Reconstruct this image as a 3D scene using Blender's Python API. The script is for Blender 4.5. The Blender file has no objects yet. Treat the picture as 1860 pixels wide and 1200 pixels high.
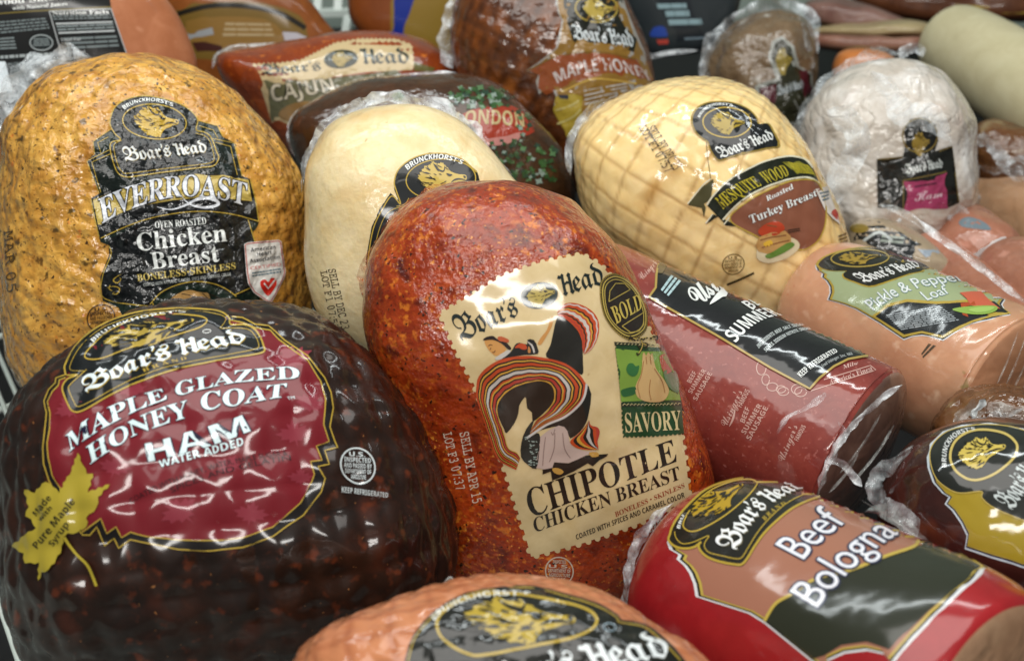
import bpy, math, random
import numpy as np
from mathutils import Vector, Matrix, noise, geometry
from mathutils.bvhtree import BVHTree
random.seed(4); RNG = np.random.default_rng(4)
SC = bpy.context.scene; COL = SC.collection

# ------------------------------------------------------------------ camera
CAM = Vector((0, 0, .60)); PITCH = math.radians(35); LENS = 40.0
FW = Vector((0, math.cos(PITCH), -math.sin(PITCH))); UP = Vector((0, math.sin(PITCH), math.cos(PITCH))); RT = Vector((1, 0, 0))
cd = bpy.data.cameras.new('camera'); cam = bpy.data.objects.new('camera', cd); COL.objects.link(cam)
cam.location = CAM; cam.rotation_euler = (math.radians(90) - PITCH, 0, 0)
cd.lens = LENS; cd.sensor_width = 36; cd.clip_start = .01; cd.clip_end = 50
cd.dof.use_dof = True; cd.dof.focus_distance = .69; cd.dof.aperture_fstop = 7.5
SC.camera = cam
# ------------------------------------------------------------------ light
w = bpy.data.worlds.new('World'); SC.world = w; w.use_nodes = True
w.node_tree.nodes['Background'].inputs[0].default_value = (.92, 1, .96, 1)
w.node_tree.nodes['Background'].inputs[1].default_value = .115
SC.view_settings.view_transform = 'Standard'; SC.view_settings.look = 'None'; SC.view_settings.exposure = 0
SC.cycles.use_denoising = True; SC.cycles.max_bounces = 8; SC.cycles.transparent_max_bounces = 16
SC.cycles.caustics_reflective = False; SC.cycles.caustics_refractive = False
def tube(name, loc, size, power, target, color=(1, .97, .92)):
    l = bpy.data.lights.new(name, 'AREA'); l.shape = 'RECTANGLE'; l.size, l.size_y = size; l.energy = power; l.color = color
    o = bpy.data.objects.new(name, l); COL.objects.link(o); o.location = loc
    o.rotation_euler = (Vector(target) - Vector(loc)).to_track_quat('-Z', 'Y').to_euler()
tube('case_tube_lamp', (.0, .52, 1.38), (1.6, .80), 15, (0, .66, .1))
tube('case_front_tube_lamp', (.05, -.42, 1.15), (1.2, .12), 11, (0, .6, .1))
tube('case_tube_lamp', (0, 1.0, 1.0), (1.8, .035), 5.5, (0, .9, .1), (.93, 1, 1))
tube('ceiling_panel_lamp', (-.5, -.3, 2.3), (1.2, .3), 3, (0, .6, .1), (1, 1, .97))

# ------------------------------------------------------------------ helpers
def ray(px, py): return FW + RT * ((px - 930) / 1860 * .9) + UP * ((600 - py) / 1860 * .9)
def P(px, py, d): return CAM + ray(px, py) * d
def depth_at(py, h=.45):
    v = (py - 600) / 1860 * .9
    return h / (math.sin(PITCH) + v * math.cos(PITCH))
def C(h, a=1.0):
    h = h.lstrip('#'); r = [int(h[i:i + 2], 16) / 255 for i in (0, 2, 4)]
    return tuple((x / 12.92 if x <= .04045 else ((x + .055) / 1.055) ** 2.4) for x in r) + (a,)
def cr(pts, closed=True, n=8):
    p = np.array(pts, float); N = len(p); out = []
    rng = range(N if closed else N - 1)
    for i in rng:
        if closed: p0, p1, p2, p3 = p[i - 1], p[i], p[(i + 1) % N], p[(i + 2) % N]
        else: p0, p1, p2, p3 = p[max(i - 1, 0)], p[i], p[i + 1], p[min(i + 2, N - 1)]
        if np.allclose(p1, p2): continue
        for t in np.arange(n) / n:
            out.append(.5 * (2 * p1 + (p2 - p0) * t + (2 * p0 - 5 * p1 + 4 * p2 - p3) * t * t + (3 * p1 - p0 - 3 * p2 + p3) * t ** 3))
    if not closed: out.append(p[-1])
    return np.array(out)
def link(o, parent=None):
    COL.objects.link(o)
    if parent is not None: o.parent = parent
    return o
def mesh_obj(name, verts, faces, mat, parent=None, smooth=True, origin=None):
    me = bpy.data.meshes.new(name); v = np.asarray(verts, float)
    if origin is not None: v = v - np.array(origin)
    me.from_pydata(v.tolist(), [], faces); me.update()
    if smooth: me.polygons.foreach_set('use_smooth', [True] * len(me.polygons))
    if mat: me.materials.append(mat)
    return link(bpy.data.objects.new(name, me), parent)
def thing(name, label, cat, loc, group=None):
    o = bpy.data.objects.new(name, None); o.empty_display_size = .02; COL.objects.link(o)
    o.location = loc; o['label'] = label; o['category'] = cat
    if group: o['group'] = group
    return o

# ------------------------------------------------------------------ materials
class N:
    def __init__(s, name):
        s.m = bpy.data.materials.new(name); s.m.use_nodes = True; s.t = s.m.node_tree; s.t.nodes.clear()
        s.out = s.n('ShaderNodeOutputMaterial'); s.b = s.n('ShaderNodeBsdfPrincipled'); s.l(s.b, 0, s.out, 0)
        s.co = s.n('ShaderNodeTexCoord')
    def n(s, t, **k):
        x = s.t.nodes.new(t)
        for a, v in k.items(): setattr(x, a, v)
        return x
    def l(s, a, i, b, j): s.t.links.new(a.outputs[i], b.inputs[j])
    def tex(s, scale, detail=3, rough=.55, dist=0, stretch=None, out=0, off=0):
        x = s.n('ShaderNodeTexNoise'); x.inputs['Scale'].default_value = scale; x.inputs['Detail'].default_value = detail
        x.inputs['Roughness'].default_value = rough; x.inputs['Distortion'].default_value = dist
        mp = s.n('ShaderNodeMapping'); mp.inputs['Location'].default_value = (off, off * .7, -off)
        if stretch: mp.inputs['Rotation'].default_value = stretch[1]; mp.inputs['Scale'].default_value = stretch[0]
        s.l(s.co, 3, mp, 0); s.l(mp, 0, x, 0)
        return x
    def vor(s, scale, feature='F1', rnd=1):
        x = s.n('ShaderNodeTexVoronoi', feature=feature); x.inputs['Scale'].default_value = scale; x.inputs['Randomness'].default_value = rnd
        s.l(s.co, 3, x, 0); return x
    def ramp(s, src, stops, i=0):
        r = s.n('ShaderNodeValToRGB'); e = r.color_ramp.elements
        while len(e) < len(stops): e.new(.5)
        for k, (p, c) in enumerate(stops):
            e[k].position = p; e[k].color = c if len(c) == 4 else tuple(c) + (1,)
        s.l(src, i, r, 0); return r
    def mix(s, fac, a, b, mode='MIX', f=None):
        x = s.n('ShaderNodeMix', data_type='RGBA', blend_type=mode)
        if fac is not None: s.t.links.new(fac.outputs[0], x.inputs[0])
        if f is not None: x.inputs[0].default_value = f
        for v, j in ((a, 6), (b, 7)):
            if isinstance(v, tuple): x.inputs[j].default_value = v
            else: s.t.links.new(v.outputs[2 if v.bl_idname == 'ShaderNodeMix' else 0], x.inputs[j])
        return x
    def base(s, v):
        if isinstance(v, tuple): s.b.inputs['Base Color'].default_value = v
        else: s.t.links.new(v.outputs[2 if v.bl_idname == 'ShaderNodeMix' else 0], s.b.inputs['Base Color'])
W1 = (1, 1, 1, 1); K0 = (0, 0, 0, 1)
# the wrapping film: the same creases run over the meat and over what is printed on the film
FILMS = {}
def film(key, layers, rough=.16, coat=1.0, crough=.05):
    FILMS[key] = (layers, rough, coat, crough)
def apply_film(m, key, extra=None):
    layers, rough, coat, crough = FILMS[key]
    prev = None
    for L in list(layers) + list(extra or []):
        kind, scale, dist = L[0], L[1], L[2]
        if kind == 'noise': h = m.tex(scale, L[3] if len(L) > 3 else 2, .5, L[4] if len(L) > 4 else 0, L[5] if len(L) > 5 else None); src = h
        elif kind == 'ridge':
            h = m.tex(scale, 2, .5, L[3] if len(L) > 3 else 1.0, L[4] if len(L) > 4 else None)
            a = m.n('ShaderNodeMath', operation='SUBTRACT'); m.l(h, 0, a, 0); a.inputs[1].default_value = .5
            b = m.n('ShaderNodeMath', operation='ABSOLUTE'); m.l(a, 0, b, 0)
            c = m.n('ShaderNodeMath', operation='POWER'); m.l(b, 0, c, 0); c.inputs[1].default_value = .6; src = c
        elif kind == 'vor':
            src = m.vor(scale, 'SMOOTH_F1'); src.inputs['Smoothness'].default_value = .6
        bp = m.n('ShaderNodeBump', invert=(kind == 'vor')); bp.inputs['Strength'].default_value = 1; bp.inputs['Distance'].default_value = dist
        m.l(src, 0, bp, 'Height')
        if prev: m.l(prev, 0, bp, 'Normal')
        prev = bp
    if prev:
        m.l(prev, 0, m.b, 'Normal'); m.l(prev, 0, m.b, 'Coat Normal')
    m.b.inputs['Roughness'].default_value = .5 if coat else rough
    m.b.inputs['Specular IOR Level'].default_value = .15
    m.b.inputs['Coat Weight'].default_value = coat; m.b.inputs['Coat Roughness'].default_value = crough
_pm = {}
def print_mat(color, key):
    k = (color, key)
    if k not in _pm:
        m = N('print_' + color.lstrip('#')); m.base(C(color)); apply_film(m, key); _pm[k] = m.m
    return _pm[k]
def simple(name, color, rough=.5, metal=0, coat=0):
    m = N(name); m.base(C(color) if isinstance(color, str) else color)
    m.b.inputs['Roughness'].default_value = rough; m.b.inputs['Metallic'].default_value = metal; m.b.inputs['Coat Weight'].default_value = coat
    return m.m
def clear_film(name, tint='#e8eeee', alpha=.30, rough=.12, scale=120, dist=.004):
    m = N(name); m.base(C(tint)); m.b.inputs['Roughness'].default_value = rough; m.b.inputs['Alpha'].default_value = alpha
    m.b.inputs['Specular IOR Level'].default_value = .8
    h = m.tex(scale, 4, .6, 1.5)
    bp = m.n('ShaderNodeBump'); bp.inputs['Distance'].default_value = dist; m.l(h, 0, bp, 'Height'); m.l(bp, 0, m.b, 'Normal')
    r = m.ramp(m.tex(scale * .8, 5, .7, 2), [(.35, (alpha * .3,) * 3), (.7, (min(1, alpha * 2.2),) * 3)]); m.l(r, 0, m.b, 'Alpha')
    return m.m

# ------------------------------------------------------------------ bodies
BODY = {}
class Body: pass
def finish(key, name, label, cat, V, F, mat, fk, part='meat', group=None):
    V = np.array(V); lo = V[:, 2].min(); c = V.mean(0); loc = Vector((c[0], c[1], lo))
    b = Body(); b.root = thing(name, label, cat, loc, group); b.key = key; b.film = fk; b.loc = loc
    b.obj = mesh_obj(part, V, F, mat, b.root, origin=loc)
    b.bvh = BVHTree.FromPolygons([tuple(v) for v in V], F); b.low = lo
    BODY[key] = b; return b
def grid_faces(nu, nv, v0=0):
    F = []
    for j in range(nv - 1):
        for i in range(nu):
            a = j * nu + i; b_ = j * nu + (i + 1) % nu
            F.append((v0 + a, v0 + b_, v0 + b_ + nu, v0 + a + nu))
    return F
def normals(V, F):
    F4 = np.array([f for f in F if len(f) == 4]); a, b, c, d = (V[F4[:, k]] for k in range(4))
    n = np.cross(c - a, d - b); out = np.zeros_like(V)
    for k in range(4): np.add.at(out, F4[:, k], n)
    l = np.linalg.norm(out, axis=1, keepdims=True); l[l == 0] = 1
    return out / l
def displace(V, F, amp):
    """amp: list of (scale, metres, kind)"""
    nr = normals(V, F); d = np.zeros(len(V))
    for sc, a, kind in amp:
        for i, p in enumerate(V):
            q = Vector(p) * sc
            if kind == 'n': d[i] += a * noise.noise(q)
            elif kind == 'r': d[i] -= a * abs(noise.noise(q)) * 1.6
            elif kind == 'c': d[i] -= a * min(1, noise.voronoi(q)[0][0] * 1.2)
    return V + nr * d[:, None]
def pillow(key, name, label, cat, outline, center, depth, front, mat, fk, back=None, n=2.2, tilt=0, nu=150, nv=84, amp=(), net=None, group=None, yaw=0):
    """a rounded body: its girth runs round the outline, its real thickness is front + back"""
    poly = cr(outline, True, 10); c0 = P(*center, depth); nrm = -ray(*center).normalized()
    if tilt: nrm = Matrix.Rotation(-tilt, 3, 'X') @ nrm
    if yaw: nrm = Matrix.Rotation(yaw, 3, 'Z') @ nrm
    u = Vector((1, 0, 0)); u = (u - nrm * u.dot(nrm)).normalized(); v = nrm.cross(u)
    q = []
    for x, y in poly:
        r = ray(x, y); t = (c0 - CAM).dot(nrm) / r.dot(nrm); h = CAM + r * t - c0; q.append((h.dot(u), h.dot(v)))
    q = np.array(q); th = np.arctan2(q[:, 1], q[:, 0]); rr = np.hypot(q[:, 0], q[:, 1]); o = np.argsort(th); th, rr = th[o], rr[o]
    T = np.linspace(-math.pi, math.pi, nu, endpoint=False); R = np.interp(T, th, rr, period=2 * math.pi)
    back = back or front; V = []; G = []
    c0n, un, vn, nn = (np.array(x) for x in (c0, u, v, nrm))
    for j in range(nv):
        ph = math.pi * (.012 + .976 * j / (nv - 1)) - math.pi / 2
        s = abs(math.cos(ph)) ** (2 / n); z = abs(math.sin(ph)) ** (2 / n); z = z * front if ph > 0 else -z * back
        for i in range(nu):
            x, y = s * R[i] * math.cos(T[i]), s * R[i] * math.sin(T[i])
            V.append(c0n + un * x + vn * y + nn * z); G.append((x, y, z))
    V = np.array(V); G = np.array(G); F = grid_faces(nu, nv)
    a0 = len(V); V = np.vstack([V, [c0n - nn * back, c0n + nn * front]])
    F = [f for f in F]
    for i in range(nu):
        F.append((i, a0, (i + 1) % nu)); k = (nv - 1) * nu; F.append((k + i, k + (i + 1) % nu, a0 + 1))
    G = np.vstack([G, [(0, 0, -back), (0, 0, front)]])
    if amp: V = displace(V, F, amp)
    gr = None
    if net is not None:
        dd, gr = net(G); V = V + normals(V, F) * dd[:, None]
    # drop the centre pole spikes of displacement: poles follow their rings
    V[a0] = V[:nu].mean(0); V[a0 + 1] = V[(nv - 1) * nu:nv * nu].mean(0)
    b = finish(key, name, label, cat, V, F, mat, fk, group=group)
    if gr is not None:
        at = b.obj.data.attributes.new('groove', 'FLOAT', 'POINT'); at.data.foreach_set('value', gr)
    b.c0, b.u, b.v, b.n = c0, u, v, nrm
    return b
def log(key, name, label, cat, A, B, prof, mat, fk, nu=120, amp=(), group=None, squash=1.0, axis_n=None, part='meat'):
    """a body turned about the axis A-B; prof = [(t along axis 0..1, radius in m)]"""
    A, B = Vector(A), Vector(B); ax = B - A; L = ax.length; ax = ax / L
    u = Vector((0, 0, 1)); u = (u - ax * u.dot(ax)).normalized(); v = ax.cross(u)
    pr = cr([(t * L, r) for t, r in prof], False, 7); V = []
    T = np.linspace(0, 2 * math.pi, nu, endpoint=False)
    for t, r in pr:
        r = max(r, .0004)
        for a in T: V.append(A + ax * t + u * (r * math.cos(a) * squash) + v * (r * math.sin(a)))
    V = np.array(V); nv = len(pr); F = grid_faces(nu, nv)
    F.append(tuple(range(nu))[::-1]); F.append(tuple((nv - 1) * nu + i for i in range(nu)))
    if amp: V = displace(V, F, amp)
    b = finish(key, name, label, cat, V, F, mat, fk, part=part, group=group); b.A, b.B, b.ax, b.u, b.v, b.L = A, B, ax, u, v, L
    return b
# ------------------------------------------------------------------ meat surfaces
def mottle(name, key, cols, s1=30, s2=110, specks=None, speck_scale=260, speck_lo=.66, groove=None, patch=None, sss=.0, crease=None, grain=None):
    m = N(name)
    a = m.ramp(m.tex(s1, 4, .6, .6), [(.32, C(cols[0])), (.5, C(cols[1])), (.68, C(cols[2]))])
    b = m.ramp(m.tex(s2, 4, .65, .8, off=3), [(.3, C(cols[2])), (.5, C(cols[1])), (.72, C(cols[3] if len(cols) > 3 else cols[0]))])
    x = m.mix(None, a, b, f=.5)
    if patch:
        f = m.ramp(m.tex(patch[1], 2, .6, .5, off=9), [(patch[2], K0), (patch[3], W1)]); x = m.mix(f, x, C(patch[0]))
    for sp in (specks or []):
        col, sc, lo, hi = sp[:4]
        f = m.ramp(m.tex(sc, 2, .5, 0, off=sc * .01), [(lo, K0), (hi, W1)])
        if len(sp) > 4:                      # clumped: only where a broader noise is high
            g_ = m.ramp(m.tex(sp[4], 2, .5, .4, off=5), [(.42, K0), (.6, W1)]); f = m.mix(None, f, g_, 'MULTIPLY', f=1.0)
            f2 = m.n('ShaderNodeRGBToBW'); m.l(f, 2, f2, 0); f = f2
        x = m.mix(f, x, C(col))
    if crease:
        v_ = m.vor(crease[1], 'SMOOTH_F1'); v_.inputs['Smoothness'].default_value = .5; f = m.ramp(v_, [(crease[2], K0), (crease[3], (crease[4],) * 3)]); x = m.mix(f, x, C(crease[0]))
    if groove:
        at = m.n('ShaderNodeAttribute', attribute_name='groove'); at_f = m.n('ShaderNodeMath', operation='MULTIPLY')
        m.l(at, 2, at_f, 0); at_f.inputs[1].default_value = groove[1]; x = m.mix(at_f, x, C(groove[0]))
    m.base(x); apply_film(m, key, grain)
    if sss:
        m.b.inputs['Subsurface Weight'].default_value = sss; m.b.inputs['Subsurface Radius'].default_value = (1, .4, .2); m.b.inputs['Subsurface Scale'].default_value = .006
    return m.m
st = lambda sx, sy, sz, rz=0, rx=0, ry=0: ((sx, sy, sz), (rx, ry, rz))
film('everroast', [('noise', 30, .004), ('noise', 105, .0034, 3, .4), ('vor', 130, .0022)], crough=.05)
film('ham', [('noise', 20, .0012)], crough=.12, coat=.8)
film('chipotle', [('noise', 14, .002), ('noise', 40, .0008, 2)], crough=.11)
film('plain', [('noise', 26, .002), ('noise', 80, .0004, 2, 1, st(1, .25, 1, .9))], crough=.12, coat=.8)
film('mesquite', [('noise', 14, .0018)], crough=.11)
film('sausage', [('noise', 18, .0022), ('noise', 55, .0007)], crough=.09)
film('loaf', [('noise', 20, .003), ('noise', 60, .0006)], crough=.12)
film('bologna', [('noise', 13, .0028), ('noise', 48, .0006)], crough=.13)
film('salmon', [('noise', 20, .002), ('noise', 120, .0008)], crough=.10)
film('darkham', [('noise', 14, .004), ('noise', 50, .0012)], crough=.08)
film('back', [('noise', 20, .004), ('noise', 90, .0016)], crough=.12)
film('wrinkle', [('noise', 20, .006), ('ridge', 26, .003, 1.2), ('noise', 70, .003, 3)], crough=.10)
film('flat', [('noise', 12, .003)], crough=.12, coat=.4)

M = {}
M['everroast'] = mottle('roast_chicken_skin', 'everroast', ['#a8722a', '#c8943e', '#dcb05c', '#b47626'], 30, 100,
    [('#a06420', 9, .56, .9), ('#c0702a', 120, .68, .76), ('#7a5a20', 75, .66, .80), ('#241a0c', 230, .68, .715), ('#4a3414', 400, .64, .70), ('#5c4418', 160, .62, .70)], crease=('#8a5218', 125, .42, .8, .45))
M['ham'] = mottle('glazed_ham_skin', 'ham', ['#100705', '#1e0e07', '#321609', '#160d07'], 24, 90, [('#4a2012', 30, .62, .8), ('#8a5a30', 300, .72, .77), ('#54240f', 110, .6, .74)])
M['chipotle'] = mottle('chipotle_rub', 'chipotle', ['#521606', '#8a2c08', '#a84612', '#6a1e06'], 26, 170,
    [('#c06a1e', 230, .54, .66, 28), ('#4a1005', 75, .56, .74), ('#200c05', 330, .64, .70), ('#c87e2c', 420, .62, .70, 40)], grain=[('noise', 240, .0012, 3), ('noise', 90, .0012)])
M['plain'] = mottle('pale_chicken_skin', 'plain', ['#ccb078', '#dac698', '#e2d2ac', '#d0b47c'], 16, 80, [('#9a7a3a', 150, .74, .80), ('#c49a56', 24, .56, .8)], sss=.1, grain=[('noise', 130, .0009, 4)])
M['mesquite'] = mottle('smoked_turkey_skin', 'mesquite', ['#d8b672', '#e4c88c', '#ecd4a0', '#d4ac66'], 12, 60, [('#b98a40', 24, .62, .82)], groove=('#9c7034', .55), sss=.1)
M['sausage'] = mottle('summer_sausage_meat', 'sausage', ['#6a2a24', '#7c342c', '#883e34', '#742c28'], 40, 200, [('#9c5c54', 300, .62, .74), ('#58201f', 22, .6, .8)])
M['loaf'] = mottle('pickle_loaf_meat', 'loaf', ['#a87458', '#b88868', '#c69676', '#b07c60'], 16, 60, [('#a8401f', 46, .70, .74), ('#6e6a2c', 58, .70, .74), ('#a07c60', 18, .56, .8), ('#c9a488', 90, .6, .75)], sss=.1)
M['bologna'] = mottle('red_bologna_casing', 'bologna', ['#7c1216', '#8a161b', '#961d22', '#821419'], 20, 80, [])
M['salmon'] = mottle('pink_ham_skin', 'salmon', ['#a0603e', '#b4744e', '#c0825c', '#a86644'], 18, 70, [('#d8a284', 60, .6, .8)], groove=('#8f4e30', .6))
M['darkham'] = mottle('dark_ham_skin', 'darkham', ['#1c0a08', '#2e110d', '#3c1a12', '#24100c'], 20, 80, [('#5a2a12', 40, .6, .8)])
M['herb'] = mottle('herbed_dark_skin', 'back', ['#24160c', '#3a2210', '#4e2e18', '#241a10'], 24, 110, [('#4a3018', 60, .6, .8)])
M['cajun'] = mottle('cajun_rub', 'back', ['#5c200a', '#7c320e', '#964614', '#682808'], 24, 110, [('#c06a20', 150, .64, .74)])
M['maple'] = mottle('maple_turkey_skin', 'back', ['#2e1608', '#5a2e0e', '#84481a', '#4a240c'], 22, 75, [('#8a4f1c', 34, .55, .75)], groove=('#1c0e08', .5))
M['whitewrap'] = mottle('wrapped_pale_turkey', 'wrinkle', ['#a69c90', '#bab2a8', '#ccc6be', '#aea294'], 14, 60, [('#cfccc8', 44, .5, .7), ('#a88a78', 18, .58, .78)])
M['darkwrap'] = mottle('wrapped_brown_ham', 'wrinkle', ['#4a3a2a', '#66523c', '#7c6850', '#54422e'], 14, 60, [('#a8a49c', 50, .6, .72)])
M['casing'] = mottle('pale_casing', 'flat', ['#b4ac88', '#beb694', '#c6c0a0', '#b0a684'], 10, 40, [])
M['slab'] = mottle('smoked_ham_slab', 'flat', ['#945838', '#a86a48', '#b67a58', '#9c603e'], 14, 60, [('#c89070', 50, .62, .8)])
M['link'] = mottle('wrapped_link_meat', 'back', ['#865440', '#98644e', '#a8745e', '#8e5a46'], 14, 60, [('#c08a78', 60, .6, .8)])
M['tan'] = mottle('wrapped_tan_meat', 'back', ['#9c7656', '#ac8666', '#b89676', '#a47c5c'], 14, 60, [])
M['amber'] = mottle('amber_film_pack', 'flat', ['#643410', '#7c441a', '#8c5020', '#6c3a14'], 14, 60, [])
M['bacon'] = mottle('bacon_slab_meat', 'flat', ['#6a3a30', '#8a5a4c', '#b08a78', '#7a443a'], 30, 120, [])

def netfn(cell, ang, w, depth, aspect=1.0, rot2=90, fade=None):
    def f(G):
        x, y, z = G[:, 0], G[:, 1], G[:, 2]; r = np.hypot(x, y) + 1e-9
        th = np.arctan2(r, z * 1.6 + 1e-9); k = th * .115 / r
        X, Y = x * k, y * k
        a = math.radians(ang); b = math.radians(ang + rot2)
        wob = np.sin(X * 60) * .0006 + np.sin(Y * 47 + 1) * .0006
        p = (X * math.cos(a) + Y * math.sin(a)) / cell + wob / cell; q = (X * math.cos(b) + Y * math.sin(b)) / (cell * aspect) + wob / cell
        d1 = np.abs(p - np.round(p)) * cell; d2 = np.abs(q - np.round(q)) * cell * aspect
        g = np.maximum(np.exp(-(d1 / w) ** 2), np.exp(-(d2 / w) ** 2))
        bul = np.cos(np.pi * (p - np.round(p))) * np.cos(np.pi * (q - np.round(q)))
        return depth * (bul - .5) - depth * .35 * g, g
    return f
# ------------------------------------------------------------------ bodies, front to back
D = depth_at
pillow('ham', 'maple_ham', 'big dark glazed ham with a red label and a yellow maple leaf, front left', 'ham',
    [(330, 549), (420, 545), (520, 560), (600, 590), (660, 640), (720, 705), (765, 775), (800, 850), (820, 930), (826, 1000), (815, 1070), (770, 1130), (680, 1190), (560, 1230), (350, 1250), (170, 1250), (90, 1230), (40, 1180), (12, 1100), (0, 1000), (-6, 900), (2, 810), (30, 735), (90, 672), (170, 610), (250, 568)],
    (400, 890), .64, .095, M['ham'], 'ham', n=2.35, nu=260, nv=150, amp=[(30, .0025, 'n')], net=netfn(.021, 8, .003, .003, 1.25))
pillow('chipotle', 'chipotle_chicken', 'orange red spice rubbed chicken breast with a tan stamp label of a dancer', 'chicken breast',
    [(870, 331), (950, 331), (1035, 366), (1098, 428), (1148, 505), (1190, 590), (1232, 680), (1268, 765), (1292, 840), (1300, 900), (1290, 965), (1250, 1030), (1180, 1085), (1080, 1120), (960, 1125), (860, 1100), (800, 1040), (760, 950), (730, 850), (700, 740), (676, 630), (661, 530), (672, 470), (702, 416), (745, 368), (805, 338)],
    (975, 720), .70, .078, M['chipotle'], 'chipotle', n=2.45, tilt=-.34, nu=200, nv=110, amp=[(24, .003, 'n'), (70, .0012, 'n')])
pillow('everroast', 'roast_chicken', 'golden brown roasted chicken breast with a black and gold label, far left', 'chicken breast',
    [(200, 104), (290, 107), (370, 133), (430, 176), (482, 232), (525, 292), (550, 362), (561, 430), (566, 520), (562, 580), (535, 650), (450, 720), (300, 760), (150, 755), (70, 725), (38, 690), (14, 620), (2, 520), (-6, 400), (2, 300), (8, 245), (35, 198), (70, 152), (122, 118)],
    (285, 430), .88, .10, M['everroast'], 'everroast', n=2.4, nu=200, nv=110, amp=[(24, .0035, 'n'), (60, .002, 'n')])
pillow('plain', 'pale_chicken', 'pale cream chicken breast half hidden behind the orange red one', 'chicken breast',
    [(690, 193), (770, 196), (832, 220), (882, 268), (922, 312), (968, 368), (985, 480), (930, 640), (850, 720), (760, 745), (722, 722), (690, 690), (655, 655), (605, 605), (578, 555), (560, 480), (552, 400), (553, 335), (563, 285), (592, 232), (640, 203)],
    (755, 450), .80, .07, M['plain'], 'plain', n=2.5, amp=[(24, .003, 'n')])
pillow('mesquite', 'smoked_turkey', 'tan netted smoked turkey breast with gold grid lines and a black and brown label', 'turkey breast',
    [(1270, 141), (1340, 153), (1402, 188), (1446, 240), (1486, 305), (1524, 375), (1544, 430), (1552, 490), (1535, 550), (1480, 600), (1390, 620), (1290, 590), (1200, 545), (1140, 480), (1105, 438), (1070, 392), (1046, 335), (1040, 275), (1050, 238), (1080, 202), (1122, 174), (1190, 150)],
    (1300, 370), .92, .085, M['mesquite'], 'mesquite', n=2.4, tilt=-.17, nu=260, nv=150, amp=[(20, .003, 'n')], net=netfn(.0215, -22, .0013, .0012, 1.0, 84))
log('sausage', 'summer_sausage', 'dark red summer sausage with a black label and white lettering, cut end facing right', 'sausage',
    P(1052, 576, .82), P(1564, 832, .705), [(-.05, .01), (-.045, .038), (-.02, .055), (.05, .0595), (.3, .0605), (.7, .0605), (.95, .0598), (.985, .0585), (1.005, .054), (1.03, .04), (1.045, .022), (1.048, .002)], M['sausage'], 'sausage', amp=[(22, .0015, 'n')])
log('loaf', 'pickle_loaf', 'orange tan pickle loaf with a pale green label of peppers, cut end facing right', 'loaf',
    P(1500, 551, .865), P(1834, 714, .745), [(-.12, .006), (-.11, .022), (-.07, .040), (.03, .0505), (.3, .0545), (.7, .0548), (.95, .0545), (.99, .0525), (1.01, .048), (1.03, .036), (1.036, .018), (1.036, .002)], M['loaf'], 'loaf', amp=[(20, .002, 'n')])
log('bologna', 'beef_bologna', 'bright red beef bologna log with a brown and black label, front right', 'bologna',
    P(1288, 1062, .63), P(1805, 1325, .49), [(-.10, .006), (-.09, .03), (-.05, .049), (.02, .061), (.15, .0672), (.4, .0672), (.6, .066), (.85, .0645), (.96, .0605), (1.0, .056), (1.015, .045), (1.02, .02), (1.02, .002)], M['bologna'], 'bologna', amp=[(14, .0012, 'n')])
pillow('salmon', 'pink_ham', 'salmon pink netted ham cut off by the bottom edge of the picture', 'ham',
    [(560, 1180), (600, 1148), (660, 1124), (730, 1096), (805, 1070), (880, 1057), (960, 1060), (1050, 1078), (1135, 1110), (1205, 1155), (1270, 1200), (1330, 1290), (1330, 1400), (1200, 1500), (950, 1530), (700, 1500), (560, 1400), (520, 1290), (535, 1215)],
    (930, 1300), .50, .06, M['salmon'], 'salmon', n=2.3, tilt=.2, nu=260, nv=140, amp=[(24, .002, 'n')], net=netfn(.022, 25, .0022, .0014, .8, 70))
pillow('darkham', 'yellow_label_ham', 'dark brown ham with a yellow and black label at the right edge', 'ham',
    [(1640, 815), (1690, 786), (1760, 766), (1850, 764), (1950, 785), (2040, 850), (2080, 950), (2040, 1060), (1940, 1120), (1820, 1130), (1710, 1090), (1640, 1030), (1600, 960), (1605, 880)],
    (1830, 940), .63, .075, M['darkham'], 'darkham', n=2.4, amp=[(20, .003, 'n')])
pillow('herb', 'herbed_roast', 'dark brown herb printed roast behind the pale chicken breast', 'roast',
    [(600, 163), (680, 143), (780, 134), (862, 143), (925, 170), (975, 218), (1014, 270), (1042, 330), (1035, 390), (960, 450), (800, 450), (640, 400), (560, 320), (532, 260), (530, 225), (548, 195)],
    (790, 290), 1.0, .07, M['herb'], 'back', n=2.5, amp=[(22, .003, 'n')])
pillow('cajun', 'cajun_turkey', 'red spiced turkey with a tan CAJUN label behind the golden chicken', 'turkey breast',
    [(392, 104), (420, 92), (480, 86), (545, 72), (600, 62), (680, 58), (752, 66), (802, 92), (832, 130), (835, 190), (760, 290), (620, 320), (530, 280), (480, 230), (430, 180), (400, 140)],
    (620, 180), 1.14, .075, M['cajun'], 'back', n=2.5, amp=[(22, .003, 'n')])
pillow('maple', 'maple_turkey', 'brown ridged maple turkey with a gold and orange label at top centre', 'turkey breast',
    [(818, 80), (822, 20), (845, -40), (900, -80), (1000, -95), (1080, -75), (1132, -10), (1162, 55), (1186, 130), (1190, 200), (1130, 330), (1060, 350), (980, 320), (890, 260), (838, 170)],
    (1005, 120), 1.12, .085, M['maple'], 'back', n=2.4, nu=200, nv=110, amp=[(22, .003, 'n')], net=netfn(.022, 62, .003, .0015, .7))
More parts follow.
